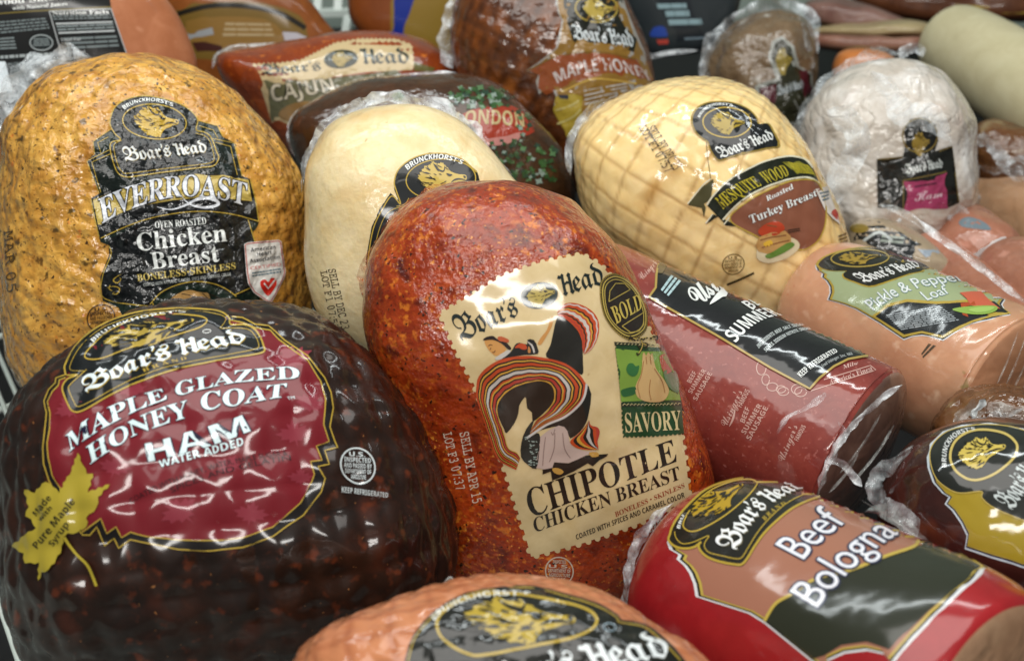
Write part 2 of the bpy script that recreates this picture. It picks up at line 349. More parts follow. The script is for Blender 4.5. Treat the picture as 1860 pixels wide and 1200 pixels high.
pillow('whitewrap', 'wrapped_turkey', 'pale turkey in wrinkled clear wrap with a black and pink label', 'turkey breast',
    [(1452, 250), (1464, 196), (1510, 145), (1575, 112), (1640, 107), (1702, 128), (1748, 172), (1768, 232), (1777, 300), (1770, 370), (1720, 440), (1610, 470), (1510, 450), (1462, 370)],
    (1615, 290), 1.06, .08, M['whitewrap'], 'wrinkle', n=2.4, nu=200, nv=110, amp=[(24, .005, 'n'), (50, .002, 'n')])
pillow('darkwrap', 'wrapped_ham', 'small brown ham in crumpled clear wrap with a maroon label', 'ham',
    [(1278, 140), (1292, 88), (1332, 48), (1390, 20), (1440, 24), (1474, 60), (1482, 120), (1474, 200), (1440, 280), (1380, 300), (1300, 240)],
    (1385, 150), 1.25, .07, M['darkwrap'], 'wrinkle', n=2.4, amp=[(30, .005, 'n'), (60, .002, 'n')])
log('whitelog', 'pale_casing_log', 'smooth pale cream log in plain casing, upper right', 'salami',
    P(1728, 74, 1.30), P(1960, 222, 1.12), [(-.06, .004), (-.055, .02), (-.03, .035), (.03, .043), (.3, .048), (.9, .049), (1, .049), (1.03, .03), (1.03, .002)], M['casing'], 'flat')
pillow('slab', 'smoked_ham_slab', 'pinkish smoked ham slab with a black nutrition label, top left corner', 'ham',
    [(-120, -60), (0, -90), (150, -80), (260, -40), (310, 10), (342, 70), (356, 130), (330, 230), (200, 300), (0, 300), (-120, 200)],
    (110, 80), 1.02, .045, M['slab'], 'flat', n=3.2)
pillow('amberpack', 'amber_pack', 'flat amber pack with an ochre and black label, leaning behind the red spiced turkey', 'meat pack',
    [(300, -40), (380, -60), (480, -50), (550, -10), (592, 40), (625, 85), (620, 140), (540, 190), (420, 190), (340, 150), (310, 60)],
    (450, 50), 1.24, .035, M['amber'], 'flat', n=3.2)
log('linka', 'wrapped_link', 'reddish wrapped meat link tied with a white twist, beside the pickle loaf', 'sausage',
    P(1712, 420, 1.06), P(1945, 590, .88), [(-.08, .003), (-.07, .018), (-.03, .03), (.05, .036), (.32, .038), (.42, .031), (.46, .026), (.50, .031), (.6, .038), (.9, .039), (1, .036), (1.02, .01)], M['link'], 'back', amp=[(30, .003, 'n')])
log('linkb', 'wrapped_chub', 'tan wrapped meat chub at the right edge, behind the reddish link', 'sausage',
    P(1800, 372, 1.16), P(1990, 470, 1.04), [(-.10, .003), (-.09, .018), (-.03, .036), (.1, .044), (.5, .045), (.9, .044), (1, .03), (1.01, .003)], M['tan'], 'back', amp=[(30, .003, 'n')])
log('linkc', 'wrapped_link', 'darker brown wrapped link wedged between the pickle loaf and the reddish link', 'sausage',
    P(1690, 474, 1.0), P(1945, 668, .84), [(-.08, .003), (-.07, .014), (-.03, .024), (.05, .027), (.5, .027), (.9, .027), (1, .025), (1.02, .01)], M['link'], 'back', amp=[(30, .003, 'n')], group='wrapped links behind the pickle loaf')
BODY['linka'].root['group'] = 'wrapped links behind the pickle loaf'
# ------------------------------------------------------------------ printed film: flat shapes laid on the curved surface
from mathutils.interpolate import poly_3d_calc
def Z(ox, oy, s, pts): return [(ox + x / s, oy + y / s) for x, y in pts]
def segs_of(loops):
    a = np.vstack(loops); b = np.vstack([np.roll(l, -1, 0) for l in loops]); return a, b
def inside(pts, a, b, rule='odd'):
    x, y = pts[:, 0][:, None], pts[:, 1][:, None]
    up = (a[:, 1] <= y) & (b[:, 1] > y); dn = (a[:, 1] > y) & (b[:, 1] <= y)
    dy = b[:, 1] - a[:, 1]; dy = np.where(dy == 0, 1e-12, dy)
    xi = a[:, 0] + (y - a[:, 1]) / dy * (b[:, 0] - a[:, 0]); right = xi > x
    if rule == 'odd': return (((up | dn) & right).sum(1) % 2) == 1
    return ((up & right).sum(1) - (dn & right).sum(1)) != 0
def near(pts, a, b):
    out = np.full(len(pts), 1e9); ab = b - a; L = (ab ** 2).sum(1) + 1e-18
    for i in range(0, len(pts), 400):
        p = pts[i:i + 400][:, None, :]; t = np.clip(((p - a) * ab).sum(2) / L, 0, 1)
        out[i:i + 400] = np.sqrt((((a + ab * t[..., None]) - p) ** 2).sum(2).min(1))
    return out
def cdt(loops, g, keep):
    v = np.vstack(loops); e = []; k = 0
    for l in loops:
        n = len(l); e += [(k + i, k + (i + 1) % n) for i in range(n)]; k += n
    lo, hi = v.min(0), v.max(0); extra = []
    if g and (hi - lo).max() > g:
        gx = np.arange(lo[0] + g / 2, hi[0], g); gy = np.arange(lo[1] + g / 2, hi[1], g)
        if len(gx) and len(gy):
            X, Y = np.meshgrid(gx, gy); X = X + (np.arange(len(gy)) % 2)[:, None] * g * .5
            q = np.column_stack([X.ravel(), Y.ravel()]); extra = q[keep(q)]
    pts = [Vector(p) for p in v] + [Vector(p) for p in extra]
    r = geometry.delaunay_2d_cdt(pts, e, [], 0, 1e-7 * float((hi - lo).max()) + 1e-9)
    V = np.array([tuple(p) for p in r[0]]); T = np.array([f for f in r[2] if len(f) == 3])
    if not len(T): return V, T
    return V, T[keep(V[T].mean(1))]
def fill2d(polys, g=11, rule='nz'):
    loops = []
    for p in polys:
        p = np.array(p, float); d = np.hypot(*(p - np.roll(p, 1, 0)).T) > 1e-6; p = p[d]
        if rule == 'nz':
            ar = (p[:, 0] * np.roll(p[:, 1], -1) - p[:, 1] * np.roll(p[:, 0], -1)).sum()
            if ar < 0: p = p[::-1]
        if len(p) > 2: loops.append(p)
    a, b = segs_of(loops)
    return cdt(loops, g, lambda q: inside(q, a, b, rule))
def stroke_poly(pts, w, closed=False, taper=False, step=None):
    p = np.array(pts, float); n = len(p)
    if closed: t = np.roll(p, -1, 0) - np.roll(p, 1, 0)
    else: t = np.gradient(p, axis=0)
    t /= np.linalg.norm(t, axis=1, keepdims=True) + 1e-12; nn = np.column_stack([-t[:, 1], t[:, 0]])
    ww = np.full(n, w / 2)
    if taper: ww = ww * np.sin(np.linspace(.12, math.pi - .12, n))
    A, B = p + nn * ww[:, None], p - nn * ww[:, None]
    V = np.vstack([A, B]); F = []
    for i in range(n if closed else n - 1):
        j = (i + 1) % n; F += [(i, n + i, n + j), (i, n + j, j)]
    return V, np.array(F)
def dens(pts, step, closed=False):
    p = np.array(pts, float)
    if closed: p = np.vstack([p, p[:1]])
    out = []
    for a, b in zip(p[:-1], p[1:]):
        k = max(1, int(np.hypot(*(b - a)) / step)); out += [a + (b - a) * i / k for i in range(k)]
    if not closed: out.append(p[-1])
    return np.array(out)
# lettering: glyph outlines come from Blender's own built-in font set
OFF = {'serif': (0x1D400, 0x1D41A, 0x1D7CE), 'sansb': (0x1D5D4, 0x1D5EE, 0x1D7EC), 'frak': (0x1D56C, 0x1D586, None), 'mono': (0x1D670, 0x1D68A, 0x1D7F6), 'script': (0x1D4D0, 0x1D4EA, None), 'ital': (0x1D468, 0x1D482, 0x1D7CE), 'sans': None}
def uni(s, f):
    o = OFF[f]
    if o is None: return s
    r = ''
    for c in s:
        if 'A' <= c <= 'Z': r += chr(o[0] + ord(c) - 65)
        elif 'a' <= c <= 'z': r += chr(o[1] + ord(c) - 97)
        elif c.isdigit() and o[2]: r += chr(o[2] + ord(c) - 48)
        else: r += c
    return r
_tl = {}
def text_loops(s, f, off=0.0, sp=1.0):
    k = (s, f, off, sp)
    if k in _tl: return _tl[k]
    c = bpy.data.curves.new('glyphs', 'FONT'); c.body = uni(s, f); c.fill_mode = 'NONE'; c.resolution_u = 3; c.offset = off; c.space_character = sp
    o = bpy.data.objects.new('glyphs', c); COL.objects.link(o)
    me = o.evaluated_get(bpy.context.evaluated_depsgraph_get()).to_mesh()
    v = np.array([x.co[:2] for x in me.vertices]); ed = [tuple(e.vertices) for e in me.edges]
    bpy.data.objects.remove(o); bpy.data.curves.remove(c)
    adj = {}
    for a, b in ed: adj.setdefault(a, []).append(b); adj.setdefault(b, []).append(a)
    loops = []; seen = set()
    for a0 in adj:
        if a0 in seen or len(adj[a0]) != 2: continue
        lp = [a0]; seen.add(a0); prev, cur = a0, adj[a0][0]
        while cur != a0 and cur not in seen:
            lp.append(cur); seen.add(cur); nx = [q for q in adj[cur] if q != prev]
            if not nx: break
            prev, cur = cur, nx[0]
        if len(lp) > 2: loops.append(v[lp])
    _tl[k] = loops; return loops
CAPS = {}
def cap(f):
    if f not in CAPS: CAPS[f] = max(l[:, 1].max() for l in text_loops('B' if f == 'frak' else 'E', f))
    return CAPS[f]
# the blackletter capital of the brand name, drawn by hand
H_GLYPH = [[(.00, .60), (.06, .70), (.13, .66), (.20, .72), (.27, .66), (.25, .60), (.25, .40), (.33, .44), (.40, .41), (.40, .56), (.36, .60), (.45, .70), (.53, .62), (.51, .56), (.51, .12), (.57, .06), (.47, -.03), (.38, .06), (.40, .12), (.40, .33), (.32, .35), (.25, .31), (.25, .11), (.30, .06), (.20, -.03), (.10, .06), (.14, .12), (.14, .56), (.07, .56)]]
def brand_loops(word="Boar's Head"):
    k = ('brand', word)
    if k in _tl: return _tl[k]
    out = []; x = 0
    for ch in word:
        if ch == ' ': x += .16; continue
        if ch == 'H': L = [np.array(l) * (1.04, 1.0) for l in H_GLYPH]; adv = .56
        elif ch == "'": L = [np.array([(.02, .72), (.11, .72), (.12, .62), (.05, .50), (.02, .52), (.06, .61)])]; adv = .10
        elif ch == 'B': L = [np.array(l) for l in text_loops('B', 'frak')]; mn = min(l[:, 0].min() for l in L); L = [l - (mn, 0) for l in L]; adv = max(l[:, 0].max() for l in L) + .02
        else:
            L = [np.array(l) for l in text_loops(ch, 'frak')]; mn = min(l[:, 0].min() for l in L); L = [l - (mn, 0) for l in L]; adv = max(l[:, 0].max() for l in L) + .025
        out += [l + (x, 0) for l in L]; x += adv
    _tl[k] = out; return out
_tt = {}
def text_tris(s, f, grow, sp, brand=False):
    k = (s, f, grow, sp, brand)
    if k in _tt: return _tt[k]
    base = brand_loops(s) if brand else text_loops(s, f, 0, sp)
    allv = np.vstack(base); x0, x1 = allv[:, 0].min(), allv[:, 0].max(); cp = .70 if brand else cap(f)
    a, b = segs_of(base)
    if grow:
        loops = [l for l in base]
        for l in base:                       # contour pushed out on both sides by the width of the outline
            n = np.roll(l, -1, 0) - np.roll(l, 1, 0); n = np.column_stack([n[:, 1], -n[:, 0]]); n /= np.linalg.norm(n, axis=1, keepdims=True) + 1e-12
            loops.append(l + n * grow); loops.append(l - n * grow)
        keep = lambda q: inside(q, a, b) | (near(q, a, b) < grow * 1.001)
        V, T = cdt(loops, grow * 1.2 if len(s) < 9 else grow * 1.6, keep)
    else:
        V, T = cdt(base, .28, lambda q: inside(q, a, b))
    V = (V - (x0, 0)) / (x1 - x0, cp); _tt[k] = (V, T); return V, T
def warp(V, q):
    q = np.array(q, float); u, v = V[:, :1], V[:, 1:2]
    if len(q) == 4: bl, br, tr, tl = q; bm, tm = (bl + br) / 2, (tl + tr) / 2
    else: bl, bm, br, tr, tm, tl = q
    f = lambda a, m, c: a * (2 * u - 1) * (u - 1) + m * 4 * u * (1 - u) + c * u * (2 * u - 1)
    return f(bl, bm, br) * (1 - v) + f(tl, tm, tr) * v

LIFT = {'mesquite': .0007, 'ham': .0006, 'everroast': .0005, 'salmon': .0005, 'maple': .0006, 'whitewrap': .0012, 'darkwrap': .0012}
FINE = {'mesquite': 6, 'ham': 6, 'everroast': 7, 'salmon': 8, 'sausage': 7}
class Lab:
    """one printed label: a background piece (a part of the product) and what is printed on it (sub-parts)"""
    def __init__(s, body, ox=0, oy=0, sc=1, name='label'):
        s.b = BODY[body] if isinstance(body, str) else body; s.o = (ox, oy, sc); s.top = None; s.name = name
    def at(s, ox, oy, sc): s.o = (ox, oy, sc); return s
    def px(s, pts): return np.array(Z(*s.o, pts)) if len(s.o) == 3 else np.array(pts)
    def emit(s, name, V, T, color, h, mat=None):
        if not len(T): return None
        b = s.b; me = b.obj.data; used = np.unique(T); pos = {}; nrm = {}; off = LIFT.get(b.key, .00022) + .0002 * np.broadcast_to(np.asarray(h, float), (len(V),))
        for i in used:
            d = ray(V[i][0], V[i][1]).normalized(); p, n, fi, ds = b.bvh.ray_cast(CAM, d)
            if p is None: continue
            vs = me.polygons[fi].vertices
            if len(vs) <= 4:
                co = [me.vertices[k].co + b.loc for k in vs]; wgt = poly_3d_calc(co, p); nn = Vector((0, 0, 0))
                for k, w_ in zip(vs, wgt): nn += me.vertices[k].normal * w_
                if nn.length < 1e-6: nn = n
                n = nn.normalized()
            pos[i] = p + n * float(off[i]); nrm[i] = n
        F = [tuple(t) for t in T if all(k in pos for k in t)]
        if not F: return None
        ids = sorted({k for f in F for k in f}); ix = {k: j for j, k in enumerate(ids)}
        FF = []
        for f in F:
            a, c, e = (pos[k] for k in f); m = nrm[f[0]]
            t = tuple(ix[k] for k in f)
            FF.append(t if (c - a).cross(e - a).dot(m) > 0 else t[::-1])
        o = mesh_obj(name, [pos[k] - b.loc for k in ids], FF, mat or print_mat(color, b.film), s.top or b.root)
        o.data.normals_split_custom_set_from_vertices([nrm[k] for k in ids])
        if s.top is None: s.top = o
        return o
    def fill(s, name, pts, color, h=0, smooth=0, g=11, mat=None):
        polys = pts if isinstance(pts[0][0], (list, tuple, np.ndarray)) else [pts]
        P_ = [s.px(p) for p in polys]
        if smooth: P_ = [cr(p, True, smooth) for p in P_]
        return s.emit(name, *fill2d(P_, min(g, FINE.get(s.b.key, 11)) if g else 0), color, h, mat)
    def line(s, name, pts, w, color, h=1, closed=False, smooth=6, taper=False):
        p = s.px(pts)
        if smooth: p = cr(p, closed, smooth)
        p = dens(p, 7, closed)
        return s.emit(name, *stroke_poly(p, w, closed, taper), color, h)
    def lines(s, name, many, w, color, h=1, closed=False, smooth=5, taper=False):
        VV, TT, k = [], [], 0
        for pts in many:
            p = s.px(pts)
            if smooth: p = cr(p, closed, smooth)
            V, T = stroke_poly(dens(p, 7, closed), w, closed, taper); VV.append(V); TT.append(T + k); k += len(V)
        o = s.emit(name, np.vstack(VV), np.vstack(TT), color, h)
        if o and len(many) > 1: o['kind'] = 'stuff'
        return o
    def text(s, txt, font, q, color, h=2, edge=None, sp=1.0, brand=False, shadow=None):
        qq = s.px(q)
        if edge:
            V, T = text_tris(txt, font, edge[1], sp, brand); s.emit('lettering_outline', warp(V, qq), T, edge[0], h)
        V, T = text_tris(txt, font, 0, sp, brand); V = warp(V, qq)
        if shadow: s.emit('lettering_shadow', V + np.array(shadow[1]), T, shadow[0], h)
        return s.emit('lettering', V, T, color, h + (1 if edge or shadow else 0))
    def brand(s, q, color='#d8dad8', h=2, edge=None, shadow=None, word="Boar's Head"):
        return s.text(word, 'frak', q, color, h, edge, brand=True, shadow=shadow)
    def print_rows(s, q, rows, color, h=2, fillr=.55, seed=0, name='small_print', wl=(.04, .12), skip=None):
        """rows of print too small to read: word-length dashes"""
        r = random.Random(seed); VV, TT, k = [], [], 0; qq = s.px(q)
        for j in range(rows):
            y1 = 1 - j / rows - .12 / rows; y0 = y1 - fillr / rows; x = 0; lim = skip[j] if skip else 1
            while x < lim:
                w_ = r.uniform(*wl); x2 = min(lim, x + w_); n = 3
                u = np.linspace(x, x2, n); V = np.vstack([np.column_stack([u, np.full(n, y0)]), np.column_stack([u, np.full(n, y1)])])
                T = [];
                for i in range(n - 1): T += [(i, i + 1, n + i + 1), (i, n + i + 1, n + i)]
                VV.append(V); TT.append(np.array(T) + k); k += len(V); x = x2 + .018
        o = s.emit(name, warp(np.vstack(VV), qq), np.vstack(TT), color, h)
        if o: o['kind'] = 'stuff'
        return o
    def boar(s, c, ax, ay, gold='#b59a3c', ink='#14140e', h=3, n=60, seed=1):
        """the boar's head crest: a gold head with inked bristles"""
        c, ax, ay = (np.array(v, float) for v in (c, ax, ay)); r = random.Random(seed)
        sil = [(-.80, .45), (-.62, .78), (-.45, .82), (-.36, 1.0), (-.18, .86), (0, .93), (.18, .70), (.38, .44), (.66, .30), (.93, .26), (1.0, .10), (.95, -.06), (.78, -.12), (.66, -.26), (.46, -.40), (.34, -.62), (.2, -1.0), (-.1, -.98), (-.36, -.84), (-.6, -.52), (-.82, -.2), (-.92, .15)]
        p = cr(sil, True, 4)
        for i in range(len(p)):
            x, y = p[i]
            if x < .3 and (i % 2): p[i] = p[i] * (1.07 if r.random() < .6 else .97)
        m = lambda q: c + np.outer(q[:, 0], ax) + np.outer(q[:, 1], ay)
        head = s.emit('emblem', *fill2d([s.px(m(p))], 9), gold, h)
        if head is None: return
        V, T, Hs, k = [], [], [], 0; a, b = segs_of([p])
        def ink_line(q, w_):
            nonlocal k
            q = s.px(m(cr(q, False, 4))); v, t = stroke_poly(q, w_ * np.hypot(*(ax / s.o[2])), False, True); V.append(v); T.append(t + k); Hs.append(np.full(len(v), h + .6 + .8 * r.random())); k += len(v)
        for i in range(int(n * .62)):
            for _ in range(20):
                x, y = r.uniform(-.9, .55), r.uniform(-.95, .85)
                if inside(np.array([(x, y)]), a, b)[0]: break
            dx, dy = x - .75, y - .15; l = math.hypot(dx, dy); dx, dy = dx / l, dy / l
            L = r.uniform(.12, .32); cv = r.uniform(-.10, .10) - .10 * (x < 0)
            ink_line([(x, y), (x + dx * L * .5 - dy * cv * .5, y + dy * L * .5 + dx * cv * .5), (x + dx * L - dy * cv, y + dy * L + dx * cv)], .04)
        ink_line([(.18, .34), (.3, .24), (.42, .26)], .10); ink_line([(.95, -.04), (.7, .02), (.5, -.04), (.36, -.2)], .07)
        ink_line([(-.36, .95), (-.2, .62), (.06, .46), (.12, .8)], .07); ink_line([(.86, .2), (.92, .12), (.9, .06)], .09)
        s.emit('emblem_ink', np.vstack(V), np.vstack(T), ink, np.concatenate(Hs))
    def oval(s, name, c, ax, ay, w, color, h=1, fillc=None):
        t = np.linspace(0, 2 * math.pi, 48, endpoint=False); p = np.array(c) + np.outer(np.cos(t), ax) + np.outer(np.sin(t), ay)
        if fillc: s.fill(name, p, fillc, h)
        if w: s.line(name + '_rim' if fillc else name, p, w, color, h + (1 if fillc else 0), True, 0)
    def seal(s, c, ax, ay, color, h=0, words=('U.S.', 'INSPECTED', 'AND PASSED BY', 'DEPARTMENT OF', 'AGRICULTURE')):
        """round inspection mark printed straight on the film"""
        c, ax, ay = (np.array(v, float) for v in (c, ax, ay)); w_ = np.hypot(*ax) * .09 / s.o[2]
        s.oval('inspection_seal', c, ax, ay, w_, color, h)
        n = len(words)
        for i, wd in enumerate(words):
            y = .62 - 1.28 * i / (n - 1); half = math.sqrt(max(.1, 1 - y * y)) * (.82 if i not in (0, n - 1) else .6); hh = .17
            q = [c + ax * -half + ay * (y - hh / 2), c + ax * half + ay * (y - hh / 2), c + ax * half + ay * (y + hh), c - ax * half + ay * (y + hh)]
            s.text(wd, 'sansb', q, color, h)
BLACK, GOLD, WHITE, NAVY = '#0d1113', '#a88e36', '#d6dad8', '#141c38'
# ================================================================== labels, product by product
# ---- golden roast chicken
L = Lab('everroast', 150, 170, 4.895)
L.fill('label', [(95, 430), (250, 325), (600, 200), (1020, 240), (1200, 290), (1245, 390), (1345, 440), (1365, 520), (1415, 735), (1480, 760), (1560, 1150), (1560, 1165), (1530, 1215), (1500, 1230), (1540, 1340), (1560, 1720), (1600, 2050), (400, 2080), (320, 1900), (180, 1840), (160, 1630), (240, 1430), (230, 1345), (160, 1320), (110, 1100), (80, 930), (150, 890), (40, 600), (110, 545)], '#16241c', 0)
L.fill('backing_panel', [(40, 600), (240, 505), (300, 620), (1180, 560), (1160, 405), (1340, 440), (1410, 735), (1000, 720), (600, 760), (150, 890)], '#0e1714', 1)
L.lines('gold_rule', [[(110, 545), (95, 430), (180, 370), (250, 325)], [(165, 530), (135, 440), (230, 390)], [(1020, 243), (1195, 292), (1240, 385)], [(1030, 290), (1160, 330), (1200, 400)], [(240, 505), (42, 602), (150, 885)], [(250, 540), (85, 612), (165, 880)], [(1160, 408), (1342, 445), (1412, 735)], [(1180, 440), (1310, 475), (1370, 730)]], 1.3, GOLD, 2, smooth=0)
L.fill('badge', [(246, 250), (285, 140), (380, 65), (520, 32), (680, 46), (850, 95), (965, 165), (1018, 240), (1005, 330), (1080, 352), (1140, 400), (1185, 520), (1204, 580), (1165, 645), (1050, 662), (800, 692), (500, 735), (395, 745), (330, 720), (290, 650), (250, 500), (262, 440), (340, 418), (290, 365), (252, 300)], BLACK, 3, smooth=3)
L.lines('gold_rule', [[(246, 250), (285, 140), (380, 65), (520, 32), (680, 46), (850, 95), (965, 165), (1018, 240), (1005, 330), (1080, 352), (1140, 400), (1185, 520), (1204, 580), (1165, 645), (1050, 662), (800, 692), (500, 735), (395, 745), (330, 720), (290, 650), (250, 500), (262, 440), (340, 418), (290, 365), (252, 300)]], 2.0, GOLD, 4, closed=True)
L.lines('gold_rule', [[(350, 425), (290, 455), (285, 510), (320, 640), (360, 700), (420, 712), (800, 662), (1060, 635), (1150, 615), (1165, 570), (1130, 440), (1080, 385), (1000, 360)]], 1.3, GOLD, 4)
L.oval('gold_oval', (638, 258), (278, 38), (-40, 150), 2.0, GOLD, 4)
L.boar((648, 258), (205, 20), (10, -135), gold='#b3932f', h=4, seed=2)
L.text("BRUNCKHORST'S", 'sansb', [(375, 150), (560, 78), (800, 125), (805, 95), (560, 48), (350, 122)], WHITE, 4)
L.brand([(385, 605), (1110, 530), (1080, 425), (350, 490)], '#c9ccca', 4, shadow=(GOLD, (.7, .6)))
L.fill('banner', [(80, 935), (240, 868), (400, 818), (700, 740), (1000, 703), (1250, 714), (1480, 760), (1530, 960), (1562, 1150), (1350, 1093), (1100, 1063), (800, 1083), (500, 1150), (165, 1300), (110, 1100)], BLACK, 2)
L.fill('gold_band', [(95, 945), (240, 885), (400, 835), (700, 757), (1000, 718), (1250, 728), (1468, 772), (1500, 960), (1250, 930), (1000, 930), (800, 950), (500, 1000), (330, 1070), (170, 1165), (140, 1165)], '#b09a4c', 3)
L.lines('gold_rule', [[(165, 1285), (500, 1138), (800, 1068), (1100, 1048), (1350, 1078), (1555, 1135)], [(80, 940), (110, 1100), (150, 1270)], [(1480, 765), (1530, 960), (1558, 1140)], [(235, 1350), (255, 1430), (180, 1630), (200, 1820), (590, 1885), (620, 1850)], [(1465, 1120), (1530, 1330)], [(600, 1870), (700, 1765), (850, 1695), (1000, 1668), (1150, 1685), (1270, 1735), (1360, 1800)], [(1350, 1785), (1560, 1690)]], 1.8, GOLD, 4)
L.text('EVERROAST', 'serif', [(178, 1160), (800, 925), (1440, 1000), (1455, 805), (800, 740), (140, 945)], '#cfd3da', 5, edge=(BLACK, .035))
sw = [(880, 920), (930, 970), (1010, 1005), (1110, 1012), (1200, 985), (1170, 945), (1080, 930), (1000, 950), (900, 1000), (780, 1030), (660, 1005)]
L.line('swash_outline', sw, 9, BLACK, 5, taper=True); L.line('swash', sw, 5.5, '#cfd3da', 6, taper=True)
L.at(150, 380, 4.895)
L.fill('main_panel', [(228, 260), (500, 122), (800, 55), (1100, 36), (1350, 66), (1475, 100), (1530, 285), (1560, 690), (1350, 780), (1270, 725), (1150, 672), (1000, 656), (850, 682), (700, 752), (605, 845), (580, 868), (180, 805), (160, 600), (238, 405)], BLACK, 1)
L.text('OVEN ROASTED', 'serif', [(645, 168), (1100, 132), (1092, 72), (640, 112)], WHITE, 4)
L.text('Chicken', 'serif', [(490, 372), (1282, 285), (1262, 130), (470, 215)], WHITE, 4)
L.text('Breast', 'serif', [(625, 532), (1215, 462), (1195, 320), (600, 388)], WHITE, 4)
L.text('BONELESS\u2022SKINLESS', 'serif', [(490, 640), (1358, 530), (1352, 474), (482, 580)], '#bda85a', 4)
L.text('COATED WITH NATURAL FLAVORS, SPICE AND CARAMEL COLOR', 'sansb', [(545, 686), (1315, 588), (1313, 560), (543, 658)], '#a9adab', 4)
L.lines('gold_flourish', [[(345, 575), (300, 600), (275, 630), (310, 650), (340, 620), (325, 605)], [(220, 690), (280, 680), (330, 700), (310, 745), (270, 745), (290, 725)], [(250, 665), (240, 700), (270, 720)]], 2.2, GOLD, 4, taper=True)
L.fill('meat_picture', [(780, 800), (880, 730), (960, 715), (1050, 735), (1110, 740), (1130, 790), (1100, 830), (900, 830)], '#a8824c', 4, smooth=3)
L.lines('picture_line', [[(880, 745), (950, 760), (1030, 790)], [(1060, 740), (1110, 790)], [(1130, 750), (1220, 790), (1270, 820)], [(800, 815), (880, 790)]], 1.5, '#2a1c10', 5)
L = Lab('everroast', 150, 380, 4.895)
sh = [(1430, 312), (1455, 296), (1728, 270), (1755, 286), (1792, 560), (1784, 602), (1710, 755), (1670, 822), (1640, 827), (1512, 740), (1462, 660), (1445, 560)]
L.fill('heart_badge', sh, '#d2d0cc', 5)
L.line('red_rule', [(1440, 318), (1460, 306), (1724, 281), (1745, 292), (1780, 560), (1772, 598), (1700, 750), (1663, 811), (1642, 815), (1520, 732), (1472, 655), (1456, 560)], 1.6, '#b8504a', 6, True, 0)
for t, q in (('American', [(1490, 380), (1703, 352), (1697, 318), (1487, 346)]), ('Heart', [(1545, 420), (1668, 398), (1662, 364), (1540, 384)]), ('Association', [(1480, 476), (1742, 440), (1737, 408), (1476, 444)])): L.text(t, 'sansb', q, '#23242a', 6)
L.text('CERTIFIED', 'sans', [(1482, 538), (1752, 502), (1748, 476), (1478, 510)], '#b8504a', 6)
L.print_rows([(1500, 608), (1750, 570), (1745, 522), (1495, 560)], 2, '#4a6a78', 6, .5, 3)
L.fill('heart', [(1640, 765), (1580, 700), (1568, 650), (1590, 625), (1620, 625), (1640, 645), (1665, 612), (1695, 612), (1712, 640), (1700, 690)], '#c02318', 6, smooth=4)
L.line('check_mark', [(1600, 655), (1640, 700), (1705, 615)], 2.6, '#d6d0cc', 7, smooth=0)
L = Lab('everroast', 150, 380, 4.895); L.seal((165, 965), (122, -10), (0, -118), '#3a2410', 0)
L = Lab('everroast'); L.text('MAR 05', 'mono', [(8, 420), (14, 532), (30, 528), (24, 416)], '#4a3414', 0)

# ---- dark maple ham
L = Lab('ham')
zi = [(121, 688), (110, 692), (108, 702), (98, 712), (89, 731), (93, 751), (92, 780), (88, 805), (90, 830), (97, 862), (114, 890), (140, 930), (152, 965), (184, 940), (195, 967), (212, 955), (222, 975), (238, 965), (250, 969), (275, 975), (325, 980), (400, 981), (440, 976), (495, 957), (545, 912), (566, 875), (571, 860), (564, 838), (584, 836), (573, 810), (597, 801), (587, 771), (590, 726), (581, 693), (558, 656), (505, 618), (490, 602), (463, 597), (440, 588), (420, 584)]
zo = [(121, 682), (104, 688), (103, 697), (91, 709), (82, 729), (87, 749), (84, 780), (81, 810), (82, 842), (91, 872), (110, 905), (135, 950), (152, 970), (165, 970), (177, 955), (191, 991), (209, 976), (217, 995), (238, 979), (275, 987), (325, 997), (385, 999), (440, 993), (495, 974), (550, 935), (583, 892), (590, 868), (577, 847), (597, 843), (589, 819), (612, 813), (607, 801), (598, 775), (603, 741), (599, 713), (588, 687), (558, 648), (516, 620), (501, 605), (487, 594), (463, 591), (440, 579), (422, 577)]
top = [(400, 572), (300, 566), (200, 600), (130, 660)]
L.fill('label', zo + top, '#120d0d', 0)
L.fill('red_field', zi + top, '#6a141e', 1)
def leaf(c, s, rot):
    q = [(0, 1), (.12, .62), (.3, .72), (.24, .38), (.62, .5), (.55, .3), (.9, .2), (.6, 0), (.68, -.18), (.3, -.22), (.34, -.42), (.05, -.34), (0, -.8), (-.05, -.34), (-.34, -.42), (-.3, -.22), (-.68, -.18), (-.6, 0), (-.9, .2), (-.55, .3), (-.62, .5), (-.24, .38), (-.3, .72), (-.12, .62)]
    a = math.radians(rot); return [(c[0] + s * (x * math.cos(a) - y * math.sin(a)), c[1] - s * .75 * (x * math.sin(a) + y * math.cos(a))) for x, y in q]
for i, (c, s_, r_) in enumerate((((530, 655), 46, 20), ((560, 735), 34, -30), ((535, 790), 40, 10), ((330, 930), 46, 40), ((210, 850), 36, -15), ((455, 935), 38, -10), ((130, 745), 34, 30), ((240, 710), 34, 10), ((420, 845), 30, 60), ((545, 868), 28, 0))): L.fill('pink_leaf', leaf(c, s_, r_), '#7c2a36', 1.5, g=9)
L.line('gold_rule', zi, 2.2, GOLD, 2, smooth=0); L.line('gold_rule', zo, 2.2, GOLD, 2, smooth=0)
L.at(80, 560, 4.65)
bd = [(165, 688), (205, 612), (290, 572), (205, 575), (188, 530), (197, 470), (300, 300), (480, 160), (700, 70), (900, 30), (1200, 13), (1450, 33), (1565, 88), (1580, 148), (1700, 150), (1792, 200), (1850, 320), (1835, 385), (1600, 422), (1300, 482), (1000, 555), (700, 672), (500, 772), (330, 872), (250, 872), (205, 805)]
